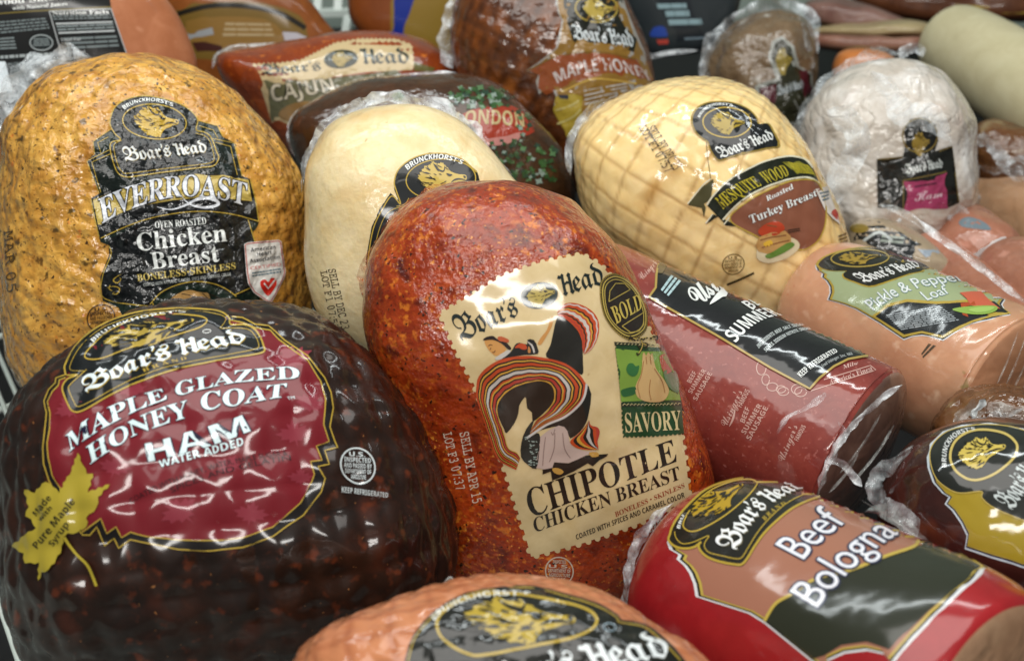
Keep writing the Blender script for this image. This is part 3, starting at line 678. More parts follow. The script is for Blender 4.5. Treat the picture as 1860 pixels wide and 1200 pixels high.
L.fill('badge', bd, BLACK, 2, smooth=3); L.line('gold_rule', bd, 2.8, GOLD, 3, True)
L.line('gold_rule', [(370, 525), (240, 640), (215, 690), (255, 790), (310, 835), (500, 735), (700, 632), (1000, 515), (1300, 448), (1580, 392), (1780, 355), (1815, 320), (1770, 225), (1690, 180), (1490, 180)], 1.4, GOLD, 3)
L.line('gold_rule', [(355, 540), (260, 535), (232, 490), (330, 320), (500, 180), (720, 92), (900, 52), (1200, 34), (1440, 58), (1535, 100), (1480, 178)], 1.2, GOLD, 3)
L.line('gold_oval', [(360, 428), (380, 360), (550, 210), (760, 105), (950, 68), (1250, 70), (1375, 108), (1300, 175), (1000, 270), (700, 352), (480, 432)], 2.4, GOLD, 3, True)
L.boar((890, 218), (385, -100), (-25, -98), gold='#a08a3a', h=3, n=70, seed=3)
L.text("BRUNCKHORST'S", 'sansb', [(425, 298), (740, 125), (1205, 52), (1195, 30), (720, 104), (398, 278)], WHITE, 3)
L.brand([(372, 722), (995, 455), (1718, 300), (1662, 188), (960, 325), (312, 612)], '#d4e0e4', 3, shadow=(GOLD, (1.2, 1.2)))
L.text('BRAND', 'serif', [(850, 548), (1035, 484), (1215, 438), (1205, 415), (1020, 458), (838, 522)], GOLD, 3, sp=1.5)
L.oval('registered_mark', (1375, 200), (36, -3), (0, 14), 1.1, WHITE, 3)
L.at(0, 0, 1)
Eg = ('#141430', .030)
L.text('MAPLE', 'serif', [(127, 822), (210, 767), (306, 726), (298, 705), (204, 739), (121, 792)], '#cfe2e6', 3, edge=Eg)
L.text('GLAZED', 'serif', [(320, 722), (425, 697), (543, 690), (542, 668), (423, 676), (318, 697)], '#cfe2e6', 3, edge=Eg)
L.text('HONEY', 'serif', [(166, 842), (252, 790), (346, 757), (340, 728), (245, 762), (159, 813)], '#cfe2e6', 3, edge=Eg)
L.text('COAT', 'serif', [(366, 748), (516, 722), (520, 698), (365, 716)], '#cfe2e6', 3, edge=Eg)
L.text('HAM', 'sansb', [(270, 838), (362, 815), (456, 783), (441, 754), (350, 784), (264, 806)], '#cfe2e6', 3, edge=Eg)
L.text('TM', 'sans', [(520, 727), (535, 725), (534, 720), (519, 722)], '#cfe2e6', 3)
L.text('WATER ADDED', 'sansb', [(292, 850), (443, 808), (440, 794), (289, 836)], '#cfe2e6', 3, edge=('#141430', .03))
L.text('COATED WITH HONEY, WATER, MAPLE SUGAR &', 'sans', [(238, 914), (379, 855), (522, 827), (520, 818), (376, 846), (234, 905)], '#2c0a12', 3)
L.text('SPICES AND GELATIN', 'sans', [(312, 894), (415, 858), (528, 836), (526, 827), (412, 849), (309, 885)], '#2c0a12', 3)
L.at(0, 780, 4)
lf = [(580, 172), (612, 250), (640, 320), (683, 320), (650, 460), (805, 402), (720, 490), (710, 565), (640, 640), (645, 692), (570, 742), (500, 745), (470, 780), (462, 870), (420, 940), (370, 1010), (320, 1030), (290, 1090), (300, 960), (200, 972), (190, 900), (105, 845), (200, 760), (275, 715), (240, 650), (200, 625), (225, 560), (195, 435), (270, 460), (345, 375), (400, 420), (445, 465), (490, 370), (530, 300)]
jag = []
for i, (a_, b_) in enumerate(zip(lf, lf[1:] + lf[:1])):
    jag.append(a_); n_ = int(math.hypot(b_[0] - a_[0], b_[1] - a_[1]) / 26)
    for k in range(1, n_):
        t = k / n_; nx, ny = (b_[1] - a_[1]), -(b_[0] - a_[0]); l_ = math.hypot(nx, ny); o_ = (9 if k % 2 else -3)
        jag.append((a_[0] + (b_[0] - a_[0]) * t + nx / l_ * o_, a_[1] + (b_[1] - a_[1]) * t + ny / l_ * o_))
L.fill('maple_leaf', jag, '#9a8a2c', 4)
L.line('leaf_stem', [(478, 775), (560, 900), (655, 990), (712, 1132)], 5, '#a08f2c', 4)
for t, a_, b_, u_ in (('Made', (282, 628), (392, 505), (-36, -30)), ('with', (318, 668), (398, 572), (-26, -22)), ('Pure Maple', (290, 865), (556, 522), (-40, -34)), ('Syrup', (398, 845), (512, 690), (-36, -28))):
    L.text(t, 'sansb', [a_, b_, (b_[0] + u_[0], b_[1] + u_[1]), (a_[0] + u_[0], a_[1] + u_[1])], '#1e1c10', 5)
L = Lab('ham'); L.seal((649, 846), (31, 2), (-2, -32), '#b9c2c4', 0)
L = Lab('ham'); L.text('KEEP REFRIGERATED', 'sansb', [(620, 893), (704, 903), (704, 894), (620, 883)], '#b9c2c4', 0)

# ---- orange red chipotle chicken
def perf(pts, sp, r, out=-1):
    """a stamp's edge: bites along the line"""
    p = dens(pts, sp); q = []
    for a_, b_ in zip(p[:-1], p[1:]):
        t = (b_ - a_); l_ = np.hypot(*t)
        if l_ < 1e-6: continue
        t = t / l_; n_ = np.array([t[1], -t[0]]) * out; m_ = (a_ + b_) / 2
        q.append(a_)
        for k in range(7):
            g_ = math.pi * k / 6; q.append(m_ - t * r * math.cos(g_) + n_ * r * math.sin(g_) * 1.1)
    q.append(p[-1]); return q
L = Lab('chipotle')
lft = perf([(800, 570), (829, 637), (861, 697), (887, 769), (920, 860), (952, 964), (965, 1010)], 17, 5.6, -1)
bot = perf([(965, 1010), (1060, 985), (1160, 950), (1252, 905)], 17, 5.6, -1)
rgt = perf([(1252, 905), (1246, 840), (1228, 730), (1190, 620), (1150, 545), (1089, 480)], 17, 5, -1)
tpe = perf([(1089, 480), (1056, 462), (978, 478), (913, 501), (855, 537), (800, 570)], 15, 5, -1)
L.fill('label', [tuple(p) for p in lft + bot[1:] + rgt[1:] + tpe[1:-1]], '#bfa97c', 0, g=9)
mm = mottle('aged_stamp_paper', 'chipotle', ['#b39c6e', '#c2ad82', '#cbb78e', '#b8a172'], 22, 90, [('#8a6a3a', 120, .74, .80)])
L.top.data.materials[0] = mm
L.at(800, 480, 2.4)
L.brand([(95, 335), (345, 222), (318, 132), (42, 232)], '#16201f', 1, word="Boar's")
L.brand([(525, 142), (715, 85), (690, -10), (505, 50)], '#16201f', 1, word='Head')
L.oval('oval_rim', (430, 136), (80, -16), (12, 56), 0, '#1b2a28', 1, fillc='#1b2a28')
L.boar((435, 134), (62, -8), (10, -50), gold='#a8954c', h=2, n=46, seed=5)
L.at(840, 680, 5.714)
UPP = lambda pts: [((x / 6.314) * 5.714, ((530 - 680) + y / 6.314) * 5.714) for x, y in pts]
Oc = [(560, 985), (440, 925), (355, 850), (270, 610), (195, 390), (145, 230)] + UPP([(162, 1080), (180, 980), (260, 880), (400, 790), (560, 745), (720, 730), (860, 740), (1060, 780), (1200, 830), (1330, 930), (1412, 1050)]) + [(1285, 110), (1265, 220), (1200, 320), (1060, 430), (860, 515), (660, 650)]
Ic = [(600, 860), (560, 800), (480, 760), (430, 600), (372, 430), (365, 320), (420, 220), (520, 140), (650, 90), (800, 62), (900, 90), (945, 150), (950, 250), (900, 340), (830, 420), (770, 460), (690, 605)]
def resam(c, n):
    p = cr(c, False, 10); d = np.r_[0, np.cumsum(np.hypot(*np.diff(p, axis=0).T))]; t = np.linspace(0, d[-1], n)
    return np.column_stack([np.interp(t, d, p[:, 0]), np.interp(t, d, p[:, 1])])
def bands(name, O, I, cols, h, n=70, wob=.0):
    O, I = resam(O, n), resam(I, n); k = len(cols)
    w_ = wob * np.sin(np.arange(n) * 1.3)[:, None]
    e = [O + (I - O) * np.clip((j / k) + (w_ if 0 < j < k else 0), 0, 1) for j in range(k + 1)]
    by = {}
    for j, c_ in enumerate(cols): by.setdefault(c_, []).append(j)
    for c_, js in by.items():
        V, T, q = [], [], 0
        for j in js:
            v = np.vstack([e[j], e[j + 1]]); t = []
            for i in range(n - 1): t += [(i, i + 1, n + i + 1), (i, n + i + 1, n + i)]
            V.append(v); T.append(np.array(t) + q); q += len(v)
        L.emit(name, L.px(np.vstack(V)), np.vstack(T), c_, h)
OR, BK, YE, WH, RD = '#a8401c', '#1c1a16', '#b88a34', '#b0aaa4', '#9a3428'
L.fill('dancer_skirt', UPP([(1085, 290), (1180, 310), (1280, 400), (1340, 480), (1370, 580), (1380, 800), (1368, 950), (1200, 840), (960, 745), (1010, 600)]), BK, 1, smooth=3)
L.fill('dancer_skirt', [(1280, 90), (1335, 200), (1310, 400), (1280, 500), (1220, 590), (1120, 660), (1090, 590), (1020, 530), (860, 560), (750, 590), (860, 515), (1060, 430), (1200, 320), (1262, 220)], BK, 1, smooth=2)
L.fill('dancer_skirt', [(365, 320), (420, 220), (520, 140), (650, 90), (800, 62), (900, 90), (945, 150), (950, 250), (900, 340), (770, 460), (725, 475), (720, 390), (670, 345), (660, 240), (635, 245), (590, 320), (580, 400), (540, 500), (460, 605), (430, 560), (372, 430)], BK, 1, smooth=2)
bands('skirt_stripe', Oc, Ic, [OR, OR, BK, YE, BK, OR, OR, BK, YE, BK, WH, WH, BK, OR, YE, BK, RD, RD, BK, YE], 2, 80, .012)
L.line('skirt_hem', [(1285, 95), (1262, 220), (1195, 325), (1055, 438), (860, 522), (665, 655)], 4, '#b4b0ac', 3)
L.fill('dancer_skirt', [(745, 460), (660, 560), (610, 700), (608, 850), (680, 930), (765, 972), (795, 800), (805, 640), (770, 600), (690, 640)], '#18201e', 3, smooth=2)
rr_ = random.Random(2)
L.lines('skirt_dot', [[(x, y), (x + rr_.uniform(12, 26), y + rr_.uniform(-8, 8))] for x, y in [(rr_.uniform(640, 765), rr_.uniform(640, 930)) for _ in range(30)]], 1.6, '#8a9a94', 4, smooth=0)
L.fill('underskirt', [(805, 640), (1000, 522), (1090, 582), (1112, 700), (1180, 762), (1300, 790), (1392, 788), (1280, 832), (1100, 912), (950, 902), (930, 962), (765, 962), (792, 780)], '#a8948c', 3, smooth=2)
L.lines('underskirt_fold', [[(860, 640), (840, 800), (830, 940)], [(960, 600), (950, 760), (900, 900)], [(1040, 600), (1060, 760), (1120, 860)], [(920, 590), (940, 620), (960, 560)]], 1.4, '#7a6660', 4)
bands('skirt_stripe', [(1310, 468), (1265, 540), (1200, 610), (1115, 690), (1180, 752), (1290, 775), (1408, 775)][::1], [(1312, 470), (1330, 520), (1400, 545), (1420, 600), (1400, 690), (1408, 740), (1410, 772)], [OR, BK, YE, OR, BK, WH, BK, OR, RD], 3, 30)
L.fill('dancer_shoe', [(950, 905), (1100, 915), (1280, 836), (1330, 830), (1510, 815), (1490, 845), (1420, 882), (1350, 945), (1300, 915), (1150, 1000), (1010, 1062), (930, 1092), (915, 1000), (830, 1030), (830, 980), (935, 960)], '#1a1612', 3)
L.fill('dancer_foot', [(930, 965), (1000, 965), (1050, 1000), (1010, 1030), (950, 1010)], '#a8803c', 4, smooth=2)
L.fill('dancer_foot', [(1310, 800), (1400, 800), (1410, 840), (1340, 850)], '#a8803c', 4, smooth=2)
L.at(840, 530, 6.314)
bands('skirt_stripe', [(1085, 225), (1150, 150), (1240, 125), (1360, 150), (1480, 220), (1552, 330), (1556, 480), (1510, 610), (1440, 690), (1388, 712)], [(1090, 275), (1140, 285), (1180, 312), (1230, 350), (1280, 400), (1320, 450), (1345, 500), (1368, 570), (1372, 640), (1384, 700)], [OR, WH, OR, OR, BK, YE, OR, WH, WH, OR, BK, OR, RD, OR], 2, 50, .02)
SK = '#b88448'
L.fill('dancer_arm', [(1042, 290), (1022, 400), (962, 510), (900, 605), (862, 592), (900, 520), (970, 430), (1010, 300)], SK, 1, smooth=3)
L.fill('dancer_face', [(255, 558), (340, 540), (440, 590), (500, 650), (460, 702), (390, 732), (335, 700), (285, 640)], SK, 1, smooth=3)
L.fill('dancer_hair', [(243, 555), (268, 520), (350, 503), (402, 540), (480, 560), (560, 640), (530, 662), (450, 592), (350, 548)], '#241812', 2, smooth=3)
L.fill('dancer_flower', [(405, 520), (450, 510), (530, 545), (525, 580), (470, 570), (420, 560)], '#a8502c', 3, smooth=3)
L.lines('face_line', [[(300, 620), (320, 605), (345, 608)], [(318, 660), (330, 640)], [(345, 690), (365, 690), (380, 670)]], 1.3, '#4a2818', 2)
L.fill('dancer_bodice', [(440, 772), (560, 680), (600, 610), (650, 580), (740, 600), (745, 545), (820, 550), (862, 640), (862, 712), (700, 722), (560, 748)], '#1c1816', 1, smooth=2)
for c_, q_ in (('#a8401c', [(600, 640), (650, 590), (720, 600), (740, 650), (690, 660), (650, 640)]), (WH, [(730, 560), (800, 600), (830, 680), (815, 700), (790, 620)]), (WH, [(370, 762), (520, 665), (550, 690), (440, 772)]), ('#a8703c', [(755, 620), (780, 660), (775, 700), (750, 690)])): L.fill('bodice_trim', q_, c_, 2, smooth=2)
# seal and herb stamp
L.at(1070, 480, 3.637)
ob = [(75, 200), (88, 115), (150, 73), (230, 98), (300, 168), (350, 258), (372, 350), (362, 430), (310, 476), (240, 482), (160, 424), (100, 330)]
cx_, cy_ = 222, 278
sc_ = lambda k: [(cx_ + (x - cx_) * k, cy_ + (y - cy_) * k) for x, y in ob]
L.fill('bold_seal', sc_(1.06), '#8f7a3c', 2, smooth=4)
L.fill('bold_seal_field', ob, '#241c18', 3, smooth=4)
for k_, w_ in ((.95, 2.2), (.86, 1.5)): L.line('gold_rule', sc_(k_), w_, '#a89448', 4, True)
L.lines('rope_edge', [[(x, y), (cx_ + (x - cx_) * 1.05, cy_ + (y - cy_) * 1.05)] for x, y in dens(cr(ob, True, 6), 9, True)], 1.2, '#2a2016', 4, smooth=0)
L.lines('gold_rule', [[(122, 250), (262, 170), (225, 130), (165, 128), (128, 180), (122, 250)], [(210, 410), (350, 322), (352, 400), (320, 445), (265, 452), (210, 410)]], 1.5, '#a89448', 4, smooth=0)
L.text('BOLD', 'serif', [(170, 397), (342, 296), (322, 200), (128, 290)], '#b5a04e', 5)
hs = [(165, 530), (330, 535), (490, 548), (560, 720), (605, 905), (610, 1000), (622, 1118)]
lp = perf([(222, 1140), (212, 1040), (208, 920), (195, 780), (178, 640), (165, 530)], 26, 7, -1); bp_ = perf([(622, 1122), (420, 1138), (222, 1142)], 26, 7, -1)
L.fill('herb_stamp', [tuple(p) for p in hs] + [tuple(p) for p in bp_][1:] + [tuple(p) for p in lp][1:], '#1f3d22', 2)
L.fill('green_field', [(168, 556), (490, 570), (560, 730), (598, 900), (206, 906), (195, 780)], '#6f8c38', 3)
L.fill('pattern_strip', [(158, 512), (330, 522), (480, 535), (490, 556), (166, 536)], '#2a2a20', 3); L.fill('pattern_strip', [(206, 912), (600, 908), (604, 934), (208, 940)], '#22281c', 3)
L.lines('pattern_mark', [[(215 + 24 * k, 930), (225 + 24 * k, 918), (234 + 24 * k, 922)] for k in range(16)] + [[(175 + 24 * k, 528 + k), (186 + 24 * k, 521 + k)] for k in range(12)], 1.2, '#b8ac7c', 4, smooth=0)
L.fill('garlic_picture', [(345, 600), (355, 585), (368, 605), (380, 580), (395, 600), (408, 590), (432, 690), (490, 770), (518, 840), (480, 900), (385, 906), (312, 872), (300, 800), (335, 720)], '#bb9a68', 4, smooth=3)
L.lines('garlic_line', [[(395, 760), (388, 830), (400, 895)], [(350, 640), (335, 730), (312, 800), (330, 880)], [(420, 690), (470, 770), (490, 850)], [(365, 610), (370, 660)], [(392, 605), (398, 660)]], 1.1, '#96683c', 5)
L.fill('pepper_picture', [(455, 612), (505, 602), (545, 660), (540, 705), (485, 722)], '#a8503c', 4, smooth=3)
L.fill('leaf_picture', [(480, 712), (560, 705), (585, 800), (575, 850), (515, 810)], '#3e7048', 4, smooth=3)
L.fill('leaf_picture', [(238, 700), (250, 660), (280, 655), (300, 675), (322, 670), (318, 705), (300, 735), (265, 735)], '#2f6034', 4, smooth=3)
L.fill('leaf_picture', [(205, 830), (260, 810), (300, 810), (300, 850), (250, 870), (215, 870)], '#2a5630', 4, smooth=3)
L.text('SAVORY', 'serif', [(238, 1106), (604, 1092), (592, 968), (226, 980)], '#bfae80', 4)
L.lines('vine_ornament', [[(250 + 22 * k + rr_.uniform(-10, 10), 495 + rr_.uniform(-14, 14)), (262 + 22 * k, 475 + rr_.uniform(0, 30)), (276 + 20 * k, 500 + rr_.uniform(-16, 16))] for k in range(9)] + [[(330, 500), (345, 540), (315, 600), (305, 585)], [(340, 520), (375, 530), (360, 560)], [(310, 530), (330, 560)]], 2.6, '#2a2214', 5)
L.lines('vine_ornament', [[(250 + 22 * k + rr_.uniform(-10, 10), 492 + rr_.uniform(-14, 14)), (266 + 20 * k, 485 + rr_.uniform(0, 20))] for k in range(9)] + [[(332, 505), (340, 540), (318, 590)], [(345, 525), (365, 535)]], 1.6, '#a8924c', 6)
L.at(0, 0, 1)
L.text('CHIPOTLE', 'serif', [(965, 939), (1230, 837), (1222, 797), (952, 890)], '#201812', 1)
L.text('CHICKEN BREAST', 'serif', [(972, 966), (1236, 869), (1231, 846), (967, 941)], '#241a12', 1)
L.text('BONELESS \u2022 SKINLESS', 'serif', [(1118, 938), (1243, 884), (1241, 876), (1116, 929)], '#8a3a22', 1)
L.text('COATED WITH SPICES AND CARAMEL COLOR', 'sansb', [(1047, 979), (1243, 902), (1241, 893), (1045, 970)], '#2a2018', 1)
L = Lab('chipotle'); L.text('KEEP REFRIGERATED', 'sansb', [(1175, 969), (1253, 927), (1250, 916), (1172, 957)], '#bcb8b0', 0)
L = Lab('chipotle'); L.seal((1016, 1036), (25, 1), (0, -25), '#b8a898', 0, ('INSPECTED', 'U.S.', 'DEPARTMENT OF', 'AGRICULTURE', 'P-165'))
L = Lab('chipotle'); L.text('SELL BY APR 15', 'mono', [(835, 786), (859, 914), (875, 910), (851, 782)], '#c0b0a0', 0)
L = Lab('chipotle'); L.text('LOT F3 07:37', 'mono', [(805, 787), (829, 890), (844, 886), (820, 783)], '#c0b0a0', 0)
# ---- pale chicken
L = Lab('plain', 540, 150, 2.667)
L.fill('label', [(470, 470), (490, 420), (560, 365), (640, 340), (720, 342), (800, 370), (870, 430), (900, 520), (880, 620), (900, 700), (900, 1100), (330, 1100), (332, 860), (360, 700), (400, 610), (452, 535), (490, 570), (470, 520)], BLACK, 0)
L.line('gold_rule', [(340, 1000), (345, 850), (370, 705), (415, 610), (458, 550), (500, 590), (478, 520), (470, 480), (492, 420), (560, 368), (640, 346), (720, 348), (800, 376), (868, 436)], 2.2, GOLD, 1)
L.lines('gold_rule', [[(362, 1000), (370, 850), (395, 720), (440, 630), (520, 600), (590, 610)], [(480, 600), (520, 590), (540, 560)]], 1.3, GOLD, 1)
L.oval('gold_oval', (695, 470), (168, -4), (-4, 98), 2, GOLD, 1)
L.boar((700, 470), (120, 0), (0, -84), gold='#b59c48', h=1, n=50, seed=7)
L.text("BRUNCKHORST'S", 'sansb', [(535, 425), (655, 372), (795, 398), (808, 380), (655, 348), (520, 405)], WHITE, 1)
L = Lab('plain', 540, 150, 2.667); L.text('SELL BY DEC 23', 'mono', [(150, 905), (215, 1195), (252, 1187), (185, 900)], '#3a2c1c', 0)
L = Lab('plain', 540, 150, 2.667); L.text('LOT F1 07:57', 'mono', [(112, 915), (168, 1195), (200, 1188), (144, 908)], '#3a2c1c', 0)

# ---- mesquite turkey
L = Lab('mesquite', 1230, 180, 5.453)
bd = [(135, 235), (150, 145), (230, 62), (380, 25), (560, 40), (700, 98), (785, 180), (812, 250), (900, 245), (955, 320), (1018, 470), (900, 495), (600, 562), (440, 612), (385, 600), (322, 500), (300, 432), (250, 400), (175, 330)]
L.fill('label', bd, '#8a7430', 0, smooth=3)
L.fill('badge', [(502 + (x - 502) * .95, 300 + (y - 300) * .95) for x, y in bd], BLACK, 1, smooth=3)
L.oval('gold_oval', (490, 240), (236, 14), (-14, 146), 2.2, GOLD, 2)
L.boar((490, 242), (172, 10), (8, -108), gold='#9a842e', h=2, n=40, seed=8)
L.text("BRUNCKHORST'S", 'sansb', [(225, 195), (340, 85), (545, 85), (550, 65), (330, 62), (205, 180)], WHITE, 2)
L.brand([(435, 590), (958, 400), (905, 306), (368, 490)], '#d6dad8', 2)
L.line('thin_rule', [(290, 430), (300, 560), (335, 820)], 1.2, '#5a4c20', 0)
L = Lab('mesquite', 1230, 180, 5.453)
L.fill('label', [(290, 1045), (350, 960), (500, 810), (700, 690), (900, 605), (1100, 568), (1250, 595), (1335, 680), (1405, 845), (1300, 790), (1180, 790), (1000, 832), (800, 912), (600, 1040), (440, 1200)], '#171c10', 0)
L.line('white_rule', [(295, 1050), (350, 965), (500, 812), (700, 692), (900, 607), (1100, 570), (1250, 597), (1335, 682)], 3, '#cfccb4', 1)
L.line('white_rule', [(450, 1195), (600, 1035), (800, 905), (1000, 825), (1180, 783), (1300, 783), (1400, 835)], 3, '#cfccb4', 1)
L.text('MESQUITE', 'serif', [(455, 1092), (640, 950), (838, 855), (752, 765), (545, 862), (372, 985)], '#b5a82a', 1)
L.text('WOOD', 'serif', [(880, 845), (1110, 755), (1050, 650), (800, 735)], '#a89c30', 1)
L.fill('olive_panel', [(1032, 628), (1200, 622), (1310, 680), (1368, 770), (1180, 745)], '#7e7a28', 1)
L.text('SMOKED', 'serif', [(1165, 728), (1355, 752), (1295, 662), (1085, 628)], '#b5a82a', 2)
L.at(1020, 130, 2.667)
pl = [(815, 715), (900, 630), (1000, 575), (1100, 535), (1180, 525), (1240, 545), (1274, 640), (1272, 740), (1240, 815), (1195, 852), (1150, 862), (1060, 850), (940, 795)]
L.fill('brown_panel', pl, '#7a4a36', 1, smooth=3); L.line('gold_rule', pl, 2.4, GOLD, 2, True)
L.fill('ribbon', [(612, 645), (680, 560), (735, 520), (735, 545), (722, 620), (690, 640), (700, 660), (690, 705), (680, 660)], '#454226', 0); L.fill('ribbon', [(700, 740), (735, 690), (830, 735), (850, 750), (795, 745), (760, 700)], '#16180f', 0)
L.lines('white_rule', [[(612, 640), (680, 555), (722, 520)], [(698, 735), (732, 690)], [(785, 740), (850, 660)]], 2.2, '#cfccb4', 1)
L.text('Roasted', 'serif', [(992, 630), (1118, 570), (1112, 545), (986, 605)], WHITE, 3)
L.text('Turkey Breast', 'serif', [(918, 735), (1232, 605), (1224, 572), (904, 697)], WHITE, 3, edge=('#3a2018', .02))
L.fill('plate_picture', [(945, 900), (955, 830), (1000, 800), (1100, 800), (1148, 828), (1140, 865), (1080, 905), (1000, 925)], '#c9bd9c', 3, smooth=3)
L.fill('sandwich_picture', [(950, 870), (955, 800), (1080, 770), (1110, 830), (1050, 880)], '#b08850', 4, smooth=2)
L.fill('sandwich_picture', [(950, 770), (990, 735), (1050, 728), (1078, 760), (1040, 790), (970, 795)], '#a83a1c', 4, smooth=3)
L.fill('sandwich_picture', [(985, 890), (1030, 865), (1100, 825), (1125, 840), (1075, 875), (1010, 902)], '#5a7a30', 5, smooth=3)
L.fill('sandwich_picture', [(975, 830), (1010, 815), (1020, 835), (990, 848)], '#c9a030', 5, smooth=2)
L.lines('sandwich_line', [[(960, 815), (1020, 800), (1085, 790)], [(970, 850), (1040, 830), (1100, 815)], [(990, 742), (1040, 750)]], 2, '#7a4a28', 5)
L.print_rows([(1095, 785), (1155, 775), (1150, 755), (1092, 765)], 2, '#3a2418', 3, wl=(.2, .4))
L = Lab('mesquite', 1020, 130, 2.667)
L.fill('heart_badge', [(1224, 572), (1282, 556), (1318, 660), (1344, 742), (1305, 712), (1270, 672)], '#ccc4bc', 2)
L.fill('heart', [(1300, 690), (1318, 668), (1332, 690), (1336, 725)], '#b03a30', 3, smooth=3); L.print_rows([(1250, 640), (1302, 622), (1285, 578), (1235, 590)], 3, '#5a6a74', 3, .5, 4, wl=(.3, .6)); 
L = Lab('mesquite', 1020, 130, 2.667); L.seal((832, 932), (52, -4), (0, -48), '#5a4a24', 0)
L = Lab('mesquite', 1020, 130, 2.667); L.line('print_bar', [(802, 1030), (870, 1002), (932, 974)], 4, '#3a301a', 0)
L = Lab('mesquite', 1020, 130, 2.667); L.text('SELL BY DEC 23', 'mono', [(410, 280), (545, 480), (585, 455), (450, 258)], '#4a4030', 0)
L = Lab('mesquite', 1020, 130, 2.667); L.text('LOT F1 07:57', 'mono', [(375, 275), (505, 492), (540, 470), (408, 256)], '#4a4030', 0)
L = Lab('mesquite', 1020, 130, 2.667); L.print_rows([(1335, 790), (1375, 775), (1388, 860), (1350, 870)], 5, '#6a5428', 0, wl=(.5, .9))

# ---- summer sausage
L = Lab('sausage')
ol = [(1179, 540), (1190, 524), (1191, 500), (1195, 480), (1207, 470), (1225, 460), (1330, 485), (1480, 560), (1600, 625), (1600, 645), (1568, 648), (1540, 653), (1514, 666), (1488, 687), (1471, 707), (1400, 668), (1300, 608)]
L.fill('label', ol, '#101214', 2, g=6)
L.line('gold_rule', [(1225, 466), (1207, 471), (1196, 481), (1192, 500), (1191, 524), (1179, 541), (1300, 609), (1400, 669), (1471, 707), (1488, 688), (1514, 667), (1540, 654), (1568, 649), (1600, 646)], 4, '#9a8444', 4, smooth=0)
L.at(1140, 450, 6.315)
L.print_rows([(480, 575), (625, 400), (490, 325), (375, 490)], 3, '#9ab4b8', 4, .6, 5, wl=(.2, .34))
L.text("Usinger's", 'script', [(850, 665), (1130, 455), (1330, 440), (1190, 290), (960, 300), (640, 540)], WHITE, 4, edge=(WHITE, .016))
L.fill('swoosh', [(940, 668), (975, 600), (1030, 530), (1090, 475), (1165, 445), (1150, 490), (1130, 572), (1090, 578), (1040, 610)], WHITE, 5, smooth=2)
L.fill('gold_crest', [(640, 290), (660, 262), (760, 290), (870, 300), (820, 325), (650, 322)], '#b5863a', 4)
L.fill('gold_crest', [(345, 210), (400, 160), (480, 160), (440, 230), (400, 300), (350, 300)], '#3c3620', 4, smooth=3)
L.at(1280, 540, 4.617)
L.text('BEEF', 'sansb', [(405, 118), (470, 70), (560, 90), (470, 20), (390, 20), (300, 50)], WHITE, 4)
L.text('SUMMER', 'sansb', [(265, 388), (440, 222), (650, 160), (520, 95), (330, 160), (160, 315)], WHITE, 4)
L.text('INGREDIENTS: BEEF, SALT, SUGAR', 'sansb', [(455, 437), (620, 305), (835, 245), (815, 225), (600, 280), (435, 408)], '#b4bcbc', 4)
L.text('SPICES, SODIUM NITRITE, SMOKE', 'sansb', [(515, 467), (690, 335), (890, 278), (870, 260), (670, 312), (493, 440)], '#b4bcbc', 4)
L.text('KEEP REFRIGERATED', 'sansb', [(812, 678), (955, 560), (1115, 466), (1085, 438), (920, 528), (772, 645)], WHITE, 4)
L.text('Fred Usinger, Inc. Mil', 'sansb', [(990, 598), (1100, 530), (1240, 492), (1225, 470), (1085, 510), (975, 575)], '#9aa0a0', 4)
L = Lab('sausage', 1280, 540, 4.617)
L.lines('chain_print', [cr([(c[0] + c[2] * math.cos(t), c[1] + c[3] * math.sin(t)) for t in np.linspace(0, 5.5, 8)], True, 3).tolist() for c in ((475, 592, 40, 58), (512, 690, 32, 44), (568, 750, 46, 34), (660, 788, 46, 34), (772, 770, 44, 40), (805, 792, 50, 40), (640, 770, 40, 30))], 1.5, '#b8968c', 0, smooth=0)
def vprint(lines_, a_, b_, up, gap, col='#b8948a', script=False):
    for k, t in enumerate(lines_):
        o_ = np.array(gap) * k; p, q = np.array(a_) + o_, np.array(b_) + o_; u_ = np.array(up)
        LL = Lab('sausage', 1100, 420, 2.4); LL.text(t, 'script' if (script and k == 0) else 'sansb', [p, q, q + u_, p + u_], col, 0)
vprint(["Usinger's"], (528, 852), (598, 700), (-30, -14), (0, 0), script=True)
LL = Lab('sausage', 1100, 420, 2.4); LL.line('swoosh', [(540, 850), (556, 815), (566, 770)], 4, '#b8948a', 0, taper=True)
vprint(['FAMOUS'], (592, 768), (630, 695), (-20, -10), (0, 0))
vprint(['BEEF'], (606, 836), (630, 772), (-20, -10), (0, 0)); vprint(['SUMMER'], (610, 884), (684, 758), (-20, -10), (0, 0)); vprint(['SAUSAGE'], (632, 910), (710, 770), (-20, -10), (0, 0))
vprint(["Usinger's"], (778, 1004), (838, 850), (-30, -12), (0, 0), script=True)
vprint(['FAMOUS'], (840, 915), (874, 850), (-18, -9), (0, 0))
vprint(['BEEF'], (372, 662), (398, 616), (-18, -9), (0, 0)); vprint(['SUMMER'], (376, 708), (440, 606), (-18, -9), (0, 0)); vprint(['SAUSAGE'], (398, 738), (466, 620), (-18, -9), (0, 0))
vprint(["Usinger's"], (160, 215), (238, 130), (-24, -20), (0, 0), script=True)
LL = Lab('sausage', 1280, 540, 4.617)
LL.line('banner_print', [(890, 785), (1040, 735), (1435, 610), (1390, 572), (1000, 690)], 1.6, '#b8948a', 0, smooth=0)
LL = Lab('sausage', 1280, 540, 4.617); LL.text("America's Finest", 'ital', [(1050, 738), (1415, 608), (1392, 578), (1030, 700)], '#c0a098', 0)
